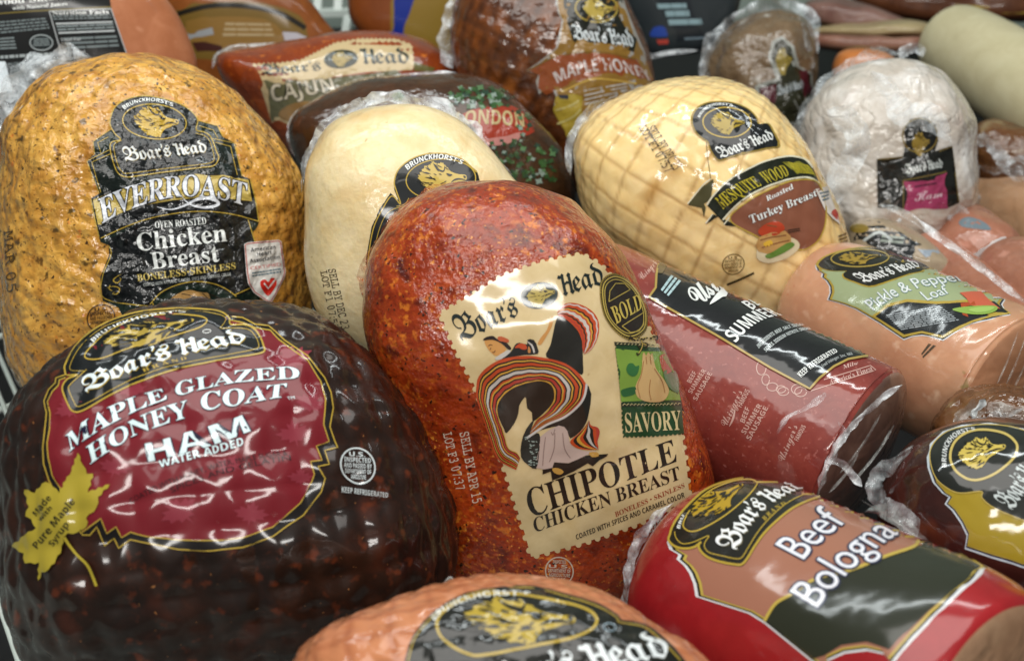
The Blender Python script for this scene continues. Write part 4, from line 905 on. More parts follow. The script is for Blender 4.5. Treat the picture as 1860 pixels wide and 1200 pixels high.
LL = Lab('sausage', 1280, 540, 4.617); LL.text('Milw', 'ital', [(1165, 600), (1290, 562), (1278, 535), (1150, 570)], '#c0a098', 0)

# ---- pickle and pepper loaf
L = Lab('loaf', 1470, 440, 4.769)
lo_ = [(50, 205), (62, 240), (110, 270), (102, 300), (140, 330), (172, 380), (178, 435), (155, 500), (280, 535), (400, 582), (600, 700), (820, 848), (900, 818), (980, 810), (1060, 822), (1160, 855), (1290, 770), (1400, 712), (1560, 675), (1745, 632), (1700, 590), (1672, 545), (1700, 500), (1650, 440), (1500, 330), (1250, 180), (950, 80), (700, 30), (430, 40), (250, 80), (120, 135)]
ins = lambda k: [(880 + (x - 880) * k, 440 + (y - 440) * (k - .012)) for x, y in lo_]
L.fill('label', lo_, '#c4c6c8', 0); L.fill('navy_border', ins(.985), NAVY, 1); L.fill('gold_border', ins(.965), '#9a842e', 2); L.fill('green_field', ins(.935), '#8c9872', 3)
em = [(60, 200), (120, 135), (250, 85), (430, 50), (600, 55), (720, 85), (790, 125), (900, 150), (1062, 235), (860, 295), (640, 370), (520, 398), (400, 360), (300, 320), (290, 280), (320, 258), (200, 258), (110, 240)]
L.fill('badge', em, '#9a842e', 4, smooth=2); L.fill('badge_field', [(540 + (x - 540) * .95, 220 + (y - 220) * .93) for x, y in em], '#16160f', 5, smooth=2)
L.oval('gold_oval', (440, 150), (245, 2), (-20, 74), 2.2, '#94803a', 6)
L.boar((435, 147), (185, -12), (-6, -54), gold='#8c7428', h=6, n=36, seed=9)
L.brand([(490, 360), (965, 222), (885, 160), (372, 290)], '#d0d2d0', 6)
L.text('Pickle & Pepper', 'sans', [(570, 598), (890, 425), (1350, 345), (1275, 278), (820, 345), (478, 520)], '#ccd2d0', 4, edge=('#6c8688', .035))
L.text('Loaf', 'sans', [(1025, 512), (1218, 450), (1160, 388), (955, 442)], '#ccd2d0', 4, edge=('#6c8688', .035))
L.fill('gold_swirl', [(550, 640), (680, 540), (850, 500), (1100, 520), (1350, 508), (1560, 500), (1745, 625), (1420, 700), (1160, 835), (980, 790), (820, 825)], '#a08a38', 4); L.fill('black_panel', [(580, 645), (690, 565), (850, 525), (1100, 545), (1350, 530), (1600, 525), (1720, 618), (1400, 690), (1160, 812), (980, 772), (830, 802)], '#14181a', 5)
L.print_rows([(830, 770), (1150, 790), (1400, 690), (1220, 560), (860, 535), (660, 640)][:0] or [(810, 770), (1310, 690), (1130, 560), (670, 635)], 9, '#8c9498', 6, .5, 6, wl=(.06, .16))
L.fill('pepper_picture', [(1300, 450), (1400, 440), (1485, 440), (1560, 520), (1655, 592), (1560, 575), (1480, 575), (1400, 560), (1360, 500)], '#b0553c', 6, smooth=1)
L.fill('pepper_picture', [(1310, 540), (1430, 525), (1440, 555), (1350, 570), (1380, 660), (1330, 640)], '#98401c', 6)
L.fill('cucumber_picture', [(1240, 595), (1330, 575), (1500, 565), (1610, 570), (1625, 600), (1560, 632), (1450, 640), (1330, 625)], '#7c9c44', 7, smooth=3); L.fill('cucumber_picture', [(1380, 600), (1480, 578), (1600, 580), (1560, 612), (1450, 625)], '#8fae5a', 8, smooth=3)
L = Lab('loaf', 1470, 440, 4.769); L.print_rows([(990, 1010), (1110, 900), (1030, 875), (970, 960)], 2, '#4a3c2c', 0, .6, 2, wl=(.5, .9))

# ---- beef bologna
L = Lab('bologna')
bo = [(1245, 930), (1228, 946), (1217, 965), (1212, 985), (1216, 997), (1233, 1007), (1229, 1015), (1242, 1026), (1252, 1040), (1260, 1060), (1264, 1083), (1361, 1114), (1388, 1131), (1430, 1165), (1476, 1202), (1500, 1220), (1504, 1200), (1535, 1186), (1576, 1181), (1607, 1188), (1622, 1205), (1680, 1140), (1720, 1100), (1769, 1056), (1800, 1030), (1740, 980), (1600, 890), (1450, 850), (1330, 860), (1280, 890)]
bi = lambda k: [(1500 + (x - 1500) * k, 1040 + (y - 1040) * k) for x, y in bo]
L.fill('label', bo, '#cdd0d2', 0); L.fill('black_border', bi(.975), '#12140f', 1); L.fill('gold_border', bi(.955), '#b09a44', 2); L.fill('brown_field', bi(.932), '#946450', 3)
L.fill('lower_panel', [(1393, 1128), (1411, 1098), (1442, 1080), (1483, 1054), (1545, 1039), (1612, 1013), (1659, 997), (1700, 970), (1780, 1030), (1755, 1056), (1712, 1090), (1670, 1128), (1616, 1180), (1576, 1166), (1530, 1172), (1500, 1190), (1480, 1196), (1430, 1156)], '#23261a', 4)
L.line('gold_rule', [(1391, 1128), (1411, 1097), (1442, 1079), (1483, 1053), (1545, 1038), (1612, 1012), (1659, 996), (1668, 984)], 5.5, '#b09a44', 5)
L.at(1200, 870, 5.47)
bd = [(82, 620), (95, 560), (120, 480), (190, 365), (300, 240), (450, 110), (640, 30), (960, -30), (1350, -20), (1640, 110), (1632, 165), (1480, 225), (1330, 300), (1180, 420), (1050, 550), (950, 690), (885, 800), (830, 865), (770, 872), (600, 840), (470, 790), (395, 715), (388, 660), (410, 640), (340, 690), (240, 705), (140, 680)]
L.fill('badge', bd, '#15140e', 4, smooth=2); L.line('gold_rule', [(560 + (x - 560) * .975, 470 + (y - 470) * .965) for x, y in bd], 4, '#a58d32', 5, True, 4)
L.line('gold_rule', [(152, 530), (165, 590), (210, 640), (260, 650), (350, 630), (488, 572), (450, 640), (450, 690), (500, 740), (640, 775), (760, 800), (820, 785), (880, 690), (980, 530), (1100, 390), (1250, 260), (1400, 180), (1600, 110)], 1.8, '#a58d32', 5, smooth=4)
L.line('gold_oval', [(240, 440), (255, 505), (330, 530), (450, 490), (650, 372), (850, 205), (948, 85), (945, 40), (860, 20), (700, 45), (500, 130), (330, 280)], 2.6, '#a58d32', 5, True)
L.boar((565, 232), (262, -155), (-72, -92), gold='#a08218', h=5, n=80, seed=10)
BQ = [(772, 715), (1030, 325), (1445, 100), (1300, 45), (860, 225), (552, 655)]
L.brand(BQ, '#dcdfe0', 5, shadow=('#6a6450', (1.6, 1.2)))
L.text('BRAND', 'serif', [(1042, 432), (1135, 340), (1250, 268), (1225, 240), (1105, 310), (1012, 402)], '#a58d32', 5, sp=1.5)
L.text("BRU", 'sansb', [(205, 505), (222, 440), (250, 375), (225, 365), (195, 430), (172, 495)], WHITE, 5)
L.at(1380, 900, 3.875)
L.text('Beef', 'sans', [(318, 462), (455, 320), (618, 196), (425, 85), (255, 215), (112, 355)], '#d4d6de', 5, edge=('#2a2e46', .045))
L.text('Bologna', 'sans', [(418, 798), (690, 500), (978, 285), (792, 175), (490, 385), (222, 680)], '#d4d6de', 6, edge=('#2a2e46', .045))
_b = L

# ---- dark ham at the right edge
L = Lab('darkham', 1140, 740, 2.583)
wo = [(1405, 235), (1420, 170), (1480, 112), (1570, 82), (1700, 72), (1860, 100), (2100, 160), (2300, 400), (2200, 760), (1860, 752), (1700, 702), (1582, 662), (1592, 600), (1562, 540), (1522, 482), (1488, 452), (1508, 420), (1478, 402), (1432, 350), (1408, 280)]
wi = lambda k: [(1800 + (x - 1800) * k, 400 + (y - 400) * k) for x, y in wo]
L.fill('label', wo, '#b9c4cc', 0); L.fill('navy_border', wi(.97), NAVY, 1); L.fill('gold_border', wi(.945), '#a08c3c', 2); L.fill('yellow_field', wi(.925), '#948020', 3)
bk = [(1422, 235), (1440, 175), (1500, 122), (1580, 98), (1700, 88), (1850, 112), (2000, 200), (2000, 560), (1900, 540), (1840, 522), (1720, 470), (1665, 425), (1660, 395), (1560, 402), (1490, 370), (1445, 320)]
L.fill('badge', bk, '#171a16', 4, smooth=2); L.line('gold_rule', bk, 1.8, '#b09c50', 5, True)
L.at(1680, 760, 8.572)
L.line('gold_oval', [(405, 620), (440, 450), (540, 320), (710, 225), (950, 200), (1240, 258), (1405, 385), (1435, 500), (1365, 650), (1140, 840), (900, 950), (705, 958), (535, 868), (445, 755)], 4.4, '#b3a058', 5, True)
L.boar((880, 545), (370, -60), (60, -240), gold='#b8a44c', h=5, n=90, seed=11)
L.text("BRUNCKHORST'S", 'sansb', [(355, 770), (425, 385), (790, 200), (775, 160), (365, 330), (285, 775)], '#c8cccc', 5)
L.at(1140, 740, 2.583)
L.brand([(1808, 482), (1960, 250), (1880, 205), (1718, 425)], '#b4bebe', 5)

# ---- pink ham at the bottom edge
L = Lab('salmon', 540, 1020, 2.447)
so = [(478, 470), (485, 415), (518, 325), (615, 215), (750, 140), (900, 113), (1050, 108), (1200, 145), (1340, 188), (1425, 238), (1440, 258), (1545, 278), (1625, 335), (1720, 440), (1740, 560), (1500, 640), (1000, 700), (600, 650), (490, 560)]
L.fill('label', so, '#12130f', 0, smooth=2)
L.line('gold_rule', [(490, 470), (500, 415), (532, 330), (628, 226), (757, 152), (902, 126), (1048, 121), (1190, 157), (1325, 198), (1412, 248), (1430, 272), (1535, 292), (1610, 348), (1700, 440)], 2.6, '#968030', 1)
L.line('gold_oval', [(622, 272), (680, 202), (800, 152), (960, 146), (1150, 176), (1288, 216), (1330, 270), (1252, 330), (1050, 374), (850, 412), (760, 412), (655, 350)], 5, '#a89036', 1, True)
L.boar((985, 262), (250, 8), (-4, -98), gold='#a28c30', h=1, n=80, seed=12)
L.text("BRUNCKHORST'S", 'sansb', [(612, 268), (780, 172), (1035, 158), (1038, 138), (770, 148), (592, 246)], WHITE, 1)
L.brand([(800, 600), (1210, 510), (1668, 418), (1600, 312), (1150, 395), (740, 490)], '#cfd6d8', 1, shadow=('#4a4a40', (1.5, 1.5)))
L.oval('registered_mark', (1385, 292), (26, 2), (0, 17), 1.4, '#9ab0bc', 1)

# ---- cajun turkey
L = Lab('cajun', 300, 0, 3.1)
L.fill('label', [tuple(p) for p in perf([(490, 365), (620, 362), (760, 345), (850, 300), (960, 245), (1100, 222), (1300, 225), (1385, 255), (1402, 370)], 24, 7, 1)] + [(1390, 395), (1250, 402), (950, 432), (880, 455), (700, 700), (600, 690), (560, 560)], '#b8a47c', 0)
L.fill('picture_panel', [(555, 452), (700, 452), (880, 452), (1000, 432), (1300, 396), (1330, 420), (1200, 500), (900, 620), (760, 690), (598, 680)], '#5c5a40', 1)
L.brand([(548, 424), (882, 398), (868, 345), (540, 368)], '#26302c', 1, word="Boar's"); L.brand([(1102, 362), (1378, 358), (1362, 275), (1090, 275)], '#26302c', 1, word='Head')
L.oval('oval_rim', (990, 335), (96, -6), (0, 52), 0, '#20281f', 1, fillc='#20281f'); L.boar((995, 335), (62, -4), (4, -42), gold='#948040', h=2, n=20, seed=13)
L.text('CAJUN', 'sansb', [(605, 572), (960, 512), (935, 440), (590, 478)], '#bdb4a0', 2, edge=('#2a2a20', .03)); L.text('STYLE', 'ital', [(1005, 505), (1230, 440), (1230, 415), (1000, 470)], '#bdb4a0', 2)
L.fill('spice_picture', [(640, 640), (700, 590), (800, 570), (860, 590), (760, 660), (680, 680)], '#8a6a40', 2, smooth=3); L.fill('spice_picture', [(1400, 350), (1520, 385), (1500, 410), (1400, 400)], '#5a5428', 1)

# ---- maple honey turkey
L = Lab('maple', 780, 0, 4.0)
mo = [(915, -80), (920, 30), (935, 100), (962, 150), (945, 220), (920, 350), (860, 402), (705, 515), (795, 540), (775, 590), (795, 685), (840, 650), (870, 600), (920, 700), (905, 760), (1000, 1000), (1050, 960), (1180, 840), (1250, 790), (1600, 620), (1640, 590), (1560, 380), (1440, 100), (1380, -80)]
L.fill('label', mo, '#8c8a86', 0); L.fill('gold_panel', [(1200 + (x - 1200) * .955, 300 + (y - 300) * .975) for x, y in mo], '#7c5c22', 1)
L.fill('badge', [(970, -100), (975, 50), (1010, 130), (1000, 165), (1040, 295), (1060, 315), (1250, 310), (1480, 382), (1502, 290), (1420, 205), (1370, 120), (1400, 20), (1370, -100)], '#14160f', 2)
L.oval('gold_oval', (1210, 65), (150, 12), (-12, 100), 3, '#8c7830', 3); L.boar((1220, 70), (118, 8), (0, -78), gold='#a08c40', h=3, n=16, seed=14)
L.brand([(1050, 285), (1485, 345), (1455, 225), (1025, 182)], '#c4ccd0', 3)
L.fill('orange_band', [(715, 512), (900, 412), (1100, 375), (1300, 382), (1490, 425), (1620, 585), (1400, 560), (1200, 560), (1000, 620), (850, 690), (790, 640), (800, 545)], '#7c3c18', 2)
L.text('MAPLE HONEY', 'sansb', [(930, 605), (1260, 515), (1620, 600), (1570, 515), (1240, 425), (895, 530)], '#b4aaa8', 3)
L.line('gold_rule', [(960, 670), (1200, 575), (1500, 610)], 3, '#b09040', 3); L.line('gold_rule', [(715, 515), (900, 420), (1100, 383), (1300, 390), (1490, 432)], 3, '#6a4c18', 3)
L.fill('corn_picture', [(920, 700), (1040, 680), (1110, 700), (1110, 840), (1050, 960), (1000, 1000), (900, 800)], '#96822c', 2, smooth=1); L.fill('corn_picture', [(930, 690), (1010, 690), (1010, 720), (950, 715)], '#141a2a', 3)
L.lines('corn_line', [[(920, 800), (1020, 770), (1100, 720)], [(930, 900), (1040, 850), (1100, 790)]], 3, '#b0a468', 3)
L.fill('silver_edge', [(1000, 1010), (1050, 965), (1090, 900), (1180, 820), (1240, 790), (1230, 815), (1120, 910), (1070, 1040), (1060, 1180), (1010, 1200)], '#9a968e', 2)
L.print_rows([(1130, 780), (1440, 690), (1430, 600), (1120, 650)], 4, '#a8a4a0', 3, .4, 9, wl=(.3, .9), name='glare_bar')  # white glare on the lower label, drawn as pale bars

# ---- herb printed roast
L = Lab('herb', 780, 0, 4.0)
L.fill('red_panel', [(240, 830), (400, 780), (600, 770), (720, 860), (760, 960), (640, 1000), (420, 1060), (330, 930)], '#8a2c18', 0, smooth=2)
L.text('LONDON', 'sansb', [(180, 905), (450, 905), (690, 925), (680, 830), (450, 800), (200, 820)], '#a8966c', 1)
L.fill('pink_panel', [(370, 1020), (560, 990), (660, 960), (640, 1020), (480, 1060)], '#a8706a', 1, smooth=2)
rl = random.Random(6); gl = ['#24401f', '#2f4f28', '#22382a', '#4a6a44']
L.name = 'leaf_print'
for k in range(230):
    a_ = rl.random(); 
    if a_ < .38: c_ = (rl.uniform(150, 640), rl.uniform(640, 780))
    elif a_ < .85: c_ = (rl.uniform(450, 920), rl.uniform(1020, 1330))
    elif a_ < .93: c_ = (rl.uniform(-260, -200), rl.uniform(680, 740))
    else: c_ = (rl.uniform(640, 740), rl.uniform(800, 1000))
    s_ = rl.uniform(14, 34); r_ = rl.uniform(0, 6.28)
    L.fill('leaf_print', [(c_[0] + s_ * math.cos(t + r_) * (1 if i % 2 else .55), c_[1] + s_ * .8 * math.sin(t + r_) * (1 if i % 2 else .55)) for i, t in enumerate(np.linspace(0, 6.28, 9)[:-1])], rl.choice(gl) if rl.random() < .9 else '#7a8a80', 1 + (k % 7) * .3, g=0)

# ---- wrapped turkey, wrapped ham
L = Lab('whitewrap', 1200, 0, 2.818)
L.fill('label', [(1108, 812), (1240, 800), (1255, 720), (1240, 660), (1280, 610), (1350, 600), (1405, 640), (1418, 720), (1400, 775), (1488, 745), (1525, 1035), (1460, 1065), (1245, 1075), (1112, 1060)], '#131411', 0)
L.fill('pink_panel', [(1245, 930), (1460, 885), (1466, 1065), (1246, 1080)], '#8f3356', 1)
L.oval('gold_oval', (1325, 695), (88, 0), (0, 86), 2.5, '#766430', 1); L.boar((1328, 735), (46, -4), (6, -62), gold='#86702e', h=1, n=14, seed=15)
L.brand([(1256, 892), (1440, 858), (1434, 812), (1250, 842)], '#b4bab8', 1)
L.lines('gold_rule', [[(1110, 815), (1240, 804)], [(1242, 1070), (1242, 925), (1458, 880)], [(1420, 775), (1486, 750), (1520, 1030)]], 2, '#6a5a2c', 1, smooth=0)
L.text('Ham', 'script', [(1300, 1030), (1440, 1005), (1436, 965), (1295, 985)], '#c4a4b0', 2); L.print_rows([(1300, 965), (1410, 945), (1408, 930), (1298, 950)], 1, '#4a1a30', 2, wl=(.2, .4))
L = Lab('darkwrap', 1200, 0, 2.818)
L.fill('label', [(500, 510), (480, 440), (592, 400), (550, 290), (572, 210), (622, 188), (680, 240), (705, 340), (770, 370), (800, 640), (560, 640)], '#8a8c86', 0)
L.fill('olive_field', [(515, 505), (500, 450), (610, 408), (566, 290), (584, 222), (622, 204), (668, 250), (692, 345), (760, 380), (790, 640), (600, 640)], '#262618', 1)
L.fill('maroon_panel', [(505, 455), (592, 425), (590, 570), (520, 520)], '#44141e', 2); L.fill('maroon_panel', [(702, 365), (745, 360), (775, 480), (730, 500)], '#44141e', 2)
L.boar((628, 315), (42, -4), (4, -70), gold='#84722e', h=2, n=12, seed=16); L.brand([(600, 490), (725, 450), (722, 408), (596, 440)], '#a8b0b4', 2)
# ---- smoked ham slab with nutrition panel
L = Lab('slab', 0, 0, 5.167)
L.fill('label', [(-500, -300), (1000, -300), (1040, 60), (1130, 330), (1215, 560), (1320, 900), (-500, 1500)], '#0d0f10', 0)
L.text('Hardwood Smoked Ham', 'serif', [(-330, 75), (1010, -40), (1000, -85), (-330, 15)], WHITE, 1); L.text('with Natural Juices', 'serif', [(118, 96), (632, 52), (630, 22), (115, 64)], WHITE, 1)
L.line('gold_rule', [(-100, 138), (300, 108), (1045, 68)], 2.5, '#6a5c24', 1); L.lines('white_rule', [[(462, 108), (1042, 85)], [(462, 108), (540, 380), (630, 680)], [(1042, 85), (1200, 540), (1260, 700)]], 1.8, '#a8acae', 1, smooth=0)
L.text('Nutrition Facts', 'serif', [(492, 142), (1022, 130), (1015, 95), (485, 108)], WHITE, 1)
L.lines('white_rule', [[(525, 226), (1055, 208)], [(548, 312), (1075, 290)]], 3, '#b4babc', 1, smooth=0)
for k, (x, y) in enumerate(((570, 390), (610, 510), (625, 565), (640, 610))): L.text(('Total Fat', 'Cholesterol', 'Sodium', 'Total Carb')[k], 'serif', [(x, y), (x + 190, y - 8), (x + 186, y - 38), (x - 4, y - 30)], '#a8acae', 1)
L.print_rows([(505, 195), (1050, 182), (1030, 132), (490, 148)], 2, '#6c7678', 1, .55, 21); L.print_rows([(545, 300), (1075, 275), (1060, 220), (528, 240)], 2, '#7c8688', 1, .55, 22, wl=(.1, .4)); L.print_rows([(630, 480), (1120, 452), (1090, 330), (590, 352)], 3, '#6c7678', 1, .5, 23, wl=(.2, .6))
L.print_rows([(-60, 335), (470, 280), (430, 165), (-60, 205)], 4, '#6c7678', 1, .5, 24); L.print_rows([(-60, 480), (160, 470), (130, 345), (-60, 360)], 4, '#747e80', 1, .5, 25, wl=(.2, .5)); L.print_rows([(-60, 560), (500, 520), (490, 490), (-60, 525)], 1, '#9aa2a4', 1, .8, 26); L.print_rows([(120, 800), (600, 620), (560, 540), (70, 590)], 6, '#5a6264', 1, .5, 27)
L.oval('white_oval', (388, 402), (106, -3), (6, 72), 2, '#9aa2a4', 1, fillc='#1a2224'); L.print_rows([(310, 440), (470, 435), (455, 360), (320, 362)], 4, '#7c8688', 3, .5, 28, wl=(.3, .6))
# ---- amber pack
L = Lab('amberpack', 300, 0, 3.1)
L.fill('label', [(60, 60), (300, 10), (560, 20), (760, 90), (800, 190), (780, 250), (500, 330), (150, 330)], '#6a5220', 0, smooth=2)
L.line('black_swirl', [(70, 80), (250, 35), (450, 35), (640, 75), (790, 160)], 9, '#1a160e', 1); L.fill('ochre_panel', [(120, 120), (330, 95), (560, 110), (660, 180), (640, 250), (400, 270), (160, 270)], '#7c5c28', 1, smooth=2)
L.fill('white_panel', [(115, 190), (265, 155), (275, 195), (130, 225)], '#8a8c8e', 2); L.fill('white_panel', [(660, 180), (740, 185), (805, 215), (795, 260), (680, 255)], '#a8a4ac', 2); L.fill('maroon_panel', [(150, 240), (220, 235), (320, 260), (320, 290), (180, 290)], '#3a1a14', 2)
L.print_rows([(320, 215), (620, 215), (590, 130), (340, 125)], 3, '#a08c68', 2, .5, 31, wl=(.2, .6))
# ------------------------------------------------------------------ cut ends under gathered film
def end_cap(key, t0, mat):
    b = BODY[key]; me = b.obj.data; me.materials.append(mat); ax = b.ax
    for p in me.polygons:
        c = Vector(p.center) + b.loc - b.A
        if c.dot(ax) > t0 * b.L: p.material_index = 1
def streak_mat(name, c0, c1, c2, body, s=60):
    b = BODY[body]; m = N(name); v = b.ax.to_track_quat('Z', 'Y').to_euler()
    a = m.ramp(m.tex(s, 5, .6, .6), [(.3, C(c0)), (.52, C(c1)), (.75, C(c2))]); m.base(a)
    h = m.tex(s * 1.6, 2, .5, .6, st(1, .45, 1, .5)); bp = m.n('ShaderNodeBump'); bp.inputs['Distance'].default_value = .003; m.l(h, 0, bp, 'Height'); m.l(bp, 0, m.b, 'Normal'); m.l(bp, 0, m.b, 'Coat Normal')
    m.b.inputs['Roughness'].default_value = .5; m.b.inputs['Coat Weight'].default_value = .8; m.b.inputs['Coat Roughness'].default_value = .12
    return m.m
end_cap('sausage', .992, streak_mat('sausage_end_film', '#46302a', '#5a4036', '#6c5448', 'sausage', 30))
end_cap('loaf', 1.0, streak_mat('loaf_end_shaded_film', '#98684a', '#a87858', '#b48868', 'loaf', 24))  # film over the end, plus the loaf's own colour darkened for shade
end_cap('bologna', 1.0, streak_mat('bologna_end_film', '#7c5c44', '#8c6c52', '#9a7c60', 'bologna', 30))

# ------------------------------------------------------------------ loose wrapping film
FILM_W = clear_film('loose_film', '#dfe6ea', .26, .07, 45, .004)
FILM_A = clear_film('amber_loose_film', '#b0622a', .55, .10, 140, .004)
FILM_T = clear_film('thin_loose_film', '#c9d0ce', .18, .08, 60, .004)
FILM_S = clear_film('dense_loose_film', '#e4eaee', .38, .08, 45, .004)
WHITE_CLIP = simple('white_twist', '#c9ced0', .35)
def film_strip(owner, name, path, depth, w, mat, ruffle=.006, rows=6, seed=0, jit=.35, side=0.0, step=5, sc=90, taper=True):
    """a strip of crinkled film along a path; w is its width in pixels at that depth, side shifts it across the path"""
    p = dens(cr(path, False, 8), step); n = len(p); t = np.gradient(p, axis=0); t /= np.linalg.norm(t, axis=1, keepdims=True) + 1e-9
    nn = np.column_stack([t[:, 1], -t[:, 0]]); V = []; F = []; d_ = depth if isinstance(depth, (list, tuple)) else (depth, depth)
    for i in range(n):
        f = i / (n - 1); env = min(1, 6 * f, 6 * (1 - f)) if taper else 1
        ww = w * env * (1 + jit * noise.noise((i * step / 22.0, seed * 3.7, 0)) + .35 * jit * noise.noise((i * step / 8.0, seed * 3.7, 4)))
        for r in range(rows):
            q = r / (rows - 1); px_ = p[i] + nn[i] * ww * (q - .5 + side)
            z = ruffle * noise.noise((p[i][0] / sc * 2.2, p[i][1] / sc * 2.2 + q * .9, seed)) * (.3 + q) + ruffle * .3 * noise.noise((p[i][0] / sc * 6, p[i][1] / sc * 6, seed + q * 1.6))
            V.append(P(px_[0], px_[1], d_[0] + (d_[1] - d_[0]) * f + z))
    for i in range(n - 1):
        for r in range(rows - 1):
            a = i * rows + r; F.append((a, a + 1, a + rows + 1, a + rows))
    b = BODY[owner]
    return mesh_obj(name, V, F, mat, b.root, origin=b.loc)
film_strip('plain', 'film_frill', [(548, 350), (553, 318), (566, 282), (592, 238), (628, 208), (664, 190), (708, 180), (750, 192), (800, 198), (825, 216), (856, 232), (872, 262), (902, 292), (935, 325)], .805, 20, FILM_S, .010, 7, 1, .7, .25)
film_strip('plain', 'film_frill', [(560, 320), (590, 250), (650, 198), (705, 186), (752, 196), (822, 214), (868, 255)], .80, 14, FILM_W, .012, 6, 2, .8, .0)
film_strip('everroast', 'film_frill', [(-10, 250), (10, 205), (40, 165), (78, 135), (120, 112), (165, 104)], .90, 44, FILM_S, .03, 9, 3, .5, .25)
film_strip('everroast', 'film_frill', [(-12, 200), (10, 165), (50, 140), (100, 118)], .91, 40, FILM_W, .03, 9, 4, .6, .3)
film_strip('everroast', 'film_frill', [(0, 590), (12, 640), (30, 690), (52, 712)], .885, 6, FILM_T, .006, 4, 5, .5)
film_strip('chipotle', 'film_frill', [(668, 560), (660, 520), (664, 490), (682, 452), (704, 420), (735, 385), (770, 358), (812, 340), (860, 330)], .70, 15, FILM_A, .010, 6, 6, .7, .2)
film_strip('chipotle', 'film_frill', [(700, 740), (684, 660), (670, 590), (664, 530), (672, 478)], .69, 9, FILM_T, .006, 5, 7, .4, -.4)
film_strip('bologna', 'film_frill', [(1150, 1165), (1140, 1110), (1140, 1060), (1150, 1010), (1166, 975), (1190, 942), (1224, 912)], .615, 16, FILM_S, .010, 6, 8, .7, .1)
film_strip('bologna', 'film_edge', [(1560, 905), (1640, 958), (1720, 1020), (1790, 1062), (1860, 1110)], (.585, .53), 5, FILM_T, .002, 3, 9, .3, .4)
film_strip('darkham', 'film_tail', [(1660, 808), (1622, 842), (1596, 860), (1588, 884), (1600, 910), (1628, 926), (1652, 944), (1664, 975), (1668, 1000)], .585, 30, FILM_W, .010, 8, 10, .5, .0)
film_strip('darkham', 'film_tail', [(1570, 930), (1600, 925), (1640, 950), (1690, 1010), (1740, 1040), (1800, 1058), (1870, 1072)], .57, 24, FILM_T, .012, 7, 11, .5, .0)
film_strip('sausage', 'film_fold', [(1640, 698), (1612, 712), (1578, 742), (1550, 768), (1524, 800), (1510, 830), (1500, 850)], (.628, .64), 12, FILM_S, .006, 5, 12, .6, .2)
film_strip('sausage', 'film_fold', [(1502, 832), (1530, 842), (1548, 862), (1566, 884)], .63, 14, FILM_S, .006, 5, 13, .4)
film_strip('sausage', 'film_fold', [(1522, 765), (1532, 785), (1520, 810), (1506, 836), (1494, 868), (1486, 900)], .635, 12, FILM_W, .008, 5, 14, .6)
film_strip('sausage', 'film_fold', [(1410, 790), (1430, 758), (1462, 742), (1492, 722), (1500, 712)], .652, 9, FILM_W, .005, 5, 15, .8)
for k, (x0, y0, x1, y1) in enumerate(((1525, 860, 1600, 750), (1545, 880, 1625, 770), (1505, 895, 1560, 820))): film_strip('sausage', 'film_fold', [(x0, y0), ((x0 + x1) / 2 + 6, (y0 + y1) / 2), (x1, y1)], .625, 5, FILM_T, .004, 4, 16 + k, .5)
for k in range(6):
    x0 = 1790 + k * 15; film_strip('loaf', 'film_fold', [(x0 + 60, 600 + k * 7), (x0 + 42, 650 + k * 6), (x0 + 20, 700 + k * 4)], .70, 3.2, FILM_T, .004, 3, 20 + k, .6)
film_strip('maple', 'film_frill', [(838, -30), (826, 10), (816, 50), (812, 95), (822, 125)], 1.10, 26, FILM_S, .02, 7, 30, .5, -.1)
film_strip('cajun', 'film_frill', [(385, 125), (400, 98), (440, 86), (500, 84), (548, 76)], 1.13, 10, FILM_S, .012, 5, 31, .5, .1)
film_strip('herb', 'film_frill', [(540, 290), (528, 250), (530, 222), (552, 192)], .99, 10, FILM_W, .012, 5, 32, .6, .1)
film_strip('herb', 'film_edge', [(690, 144), (760, 137), (830, 132)], .98, 6, FILM_S, .006, 4, 33, .5, .4)
film_strip('mesquite', 'film_frill', [(1036, 320), (1034, 270), (1048, 232), (1074, 200), (1110, 178)], .915, 14, FILM_S, .012, 5, 34, .5, .1)
film_strip('whitewrap', 'film_knot', [(1635, 108), (1645, 92), (1668, 88), (1676, 104)], 1.05, 18, FILM_S, .02, 6, 35, .6)
film_strip('whitewrap', 'film_frill', [(1448, 300), (1452, 240), (1480, 180), (1530, 130), (1590, 104), (1650, 100)], 1.06, 22, FILM_W, .03, 7, 36, .6, .2)
film_strip('darkwrap', 'film_frill', [(1272, 150), (1290, 95), (1330, 50), (1385, 18), (1440, 18), (1472, 50), (1480, 110)], 1.24, 38, FILM_S, .05, 8, 37, .6, .0)
film_strip('darkwrap', 'film_frill', [(1440, 30), (1462, 70), (1474, 130)], 1.2, 34, FILM_S, .04, 8, 38, .6, -.2)
film_strip('linka', 'film_tail', [(1592, 372), (1620, 378), (1650, 392), (1690, 420), (1740, 455), (1790, 492), (1840, 532), (1880, 560)], (.955, .80), 14, FILM_S, .010, 7, 40, .5)
film_strip('linka', 'film_tail', [(1590, 380), (1615, 390), (1640, 398), (1662, 402)], 1.0, 48, FILM_S, .04, 9, 41, .6)
film_strip('linka', 'white_twist', [(1768, 474), (1784, 460), (1808, 444), (1828, 430)], .955, 15, WHITE_CLIP, .006, 6, 42, .4)
film_strip('linkb', 'film_tail', [(1748, 402), (1785, 408), (1815, 430), (1845, 450), (1880, 462)], 1.0, 17, FILM_S, .010, 6, 43, .4)
film_strip('linkb', 'film_tail', [(1758, 352), (1780, 358), (1782, 376), (1790, 396)], 1.1, 20, FILM_S, .03, 7, 44, .6)
film_strip('ham', 'film_edge', [(4, 1060), (18, 1090), (28, 1120), (44, 1160), (66, 1210)], .645, 5, FILM_T, .003, 3, 45, .3)
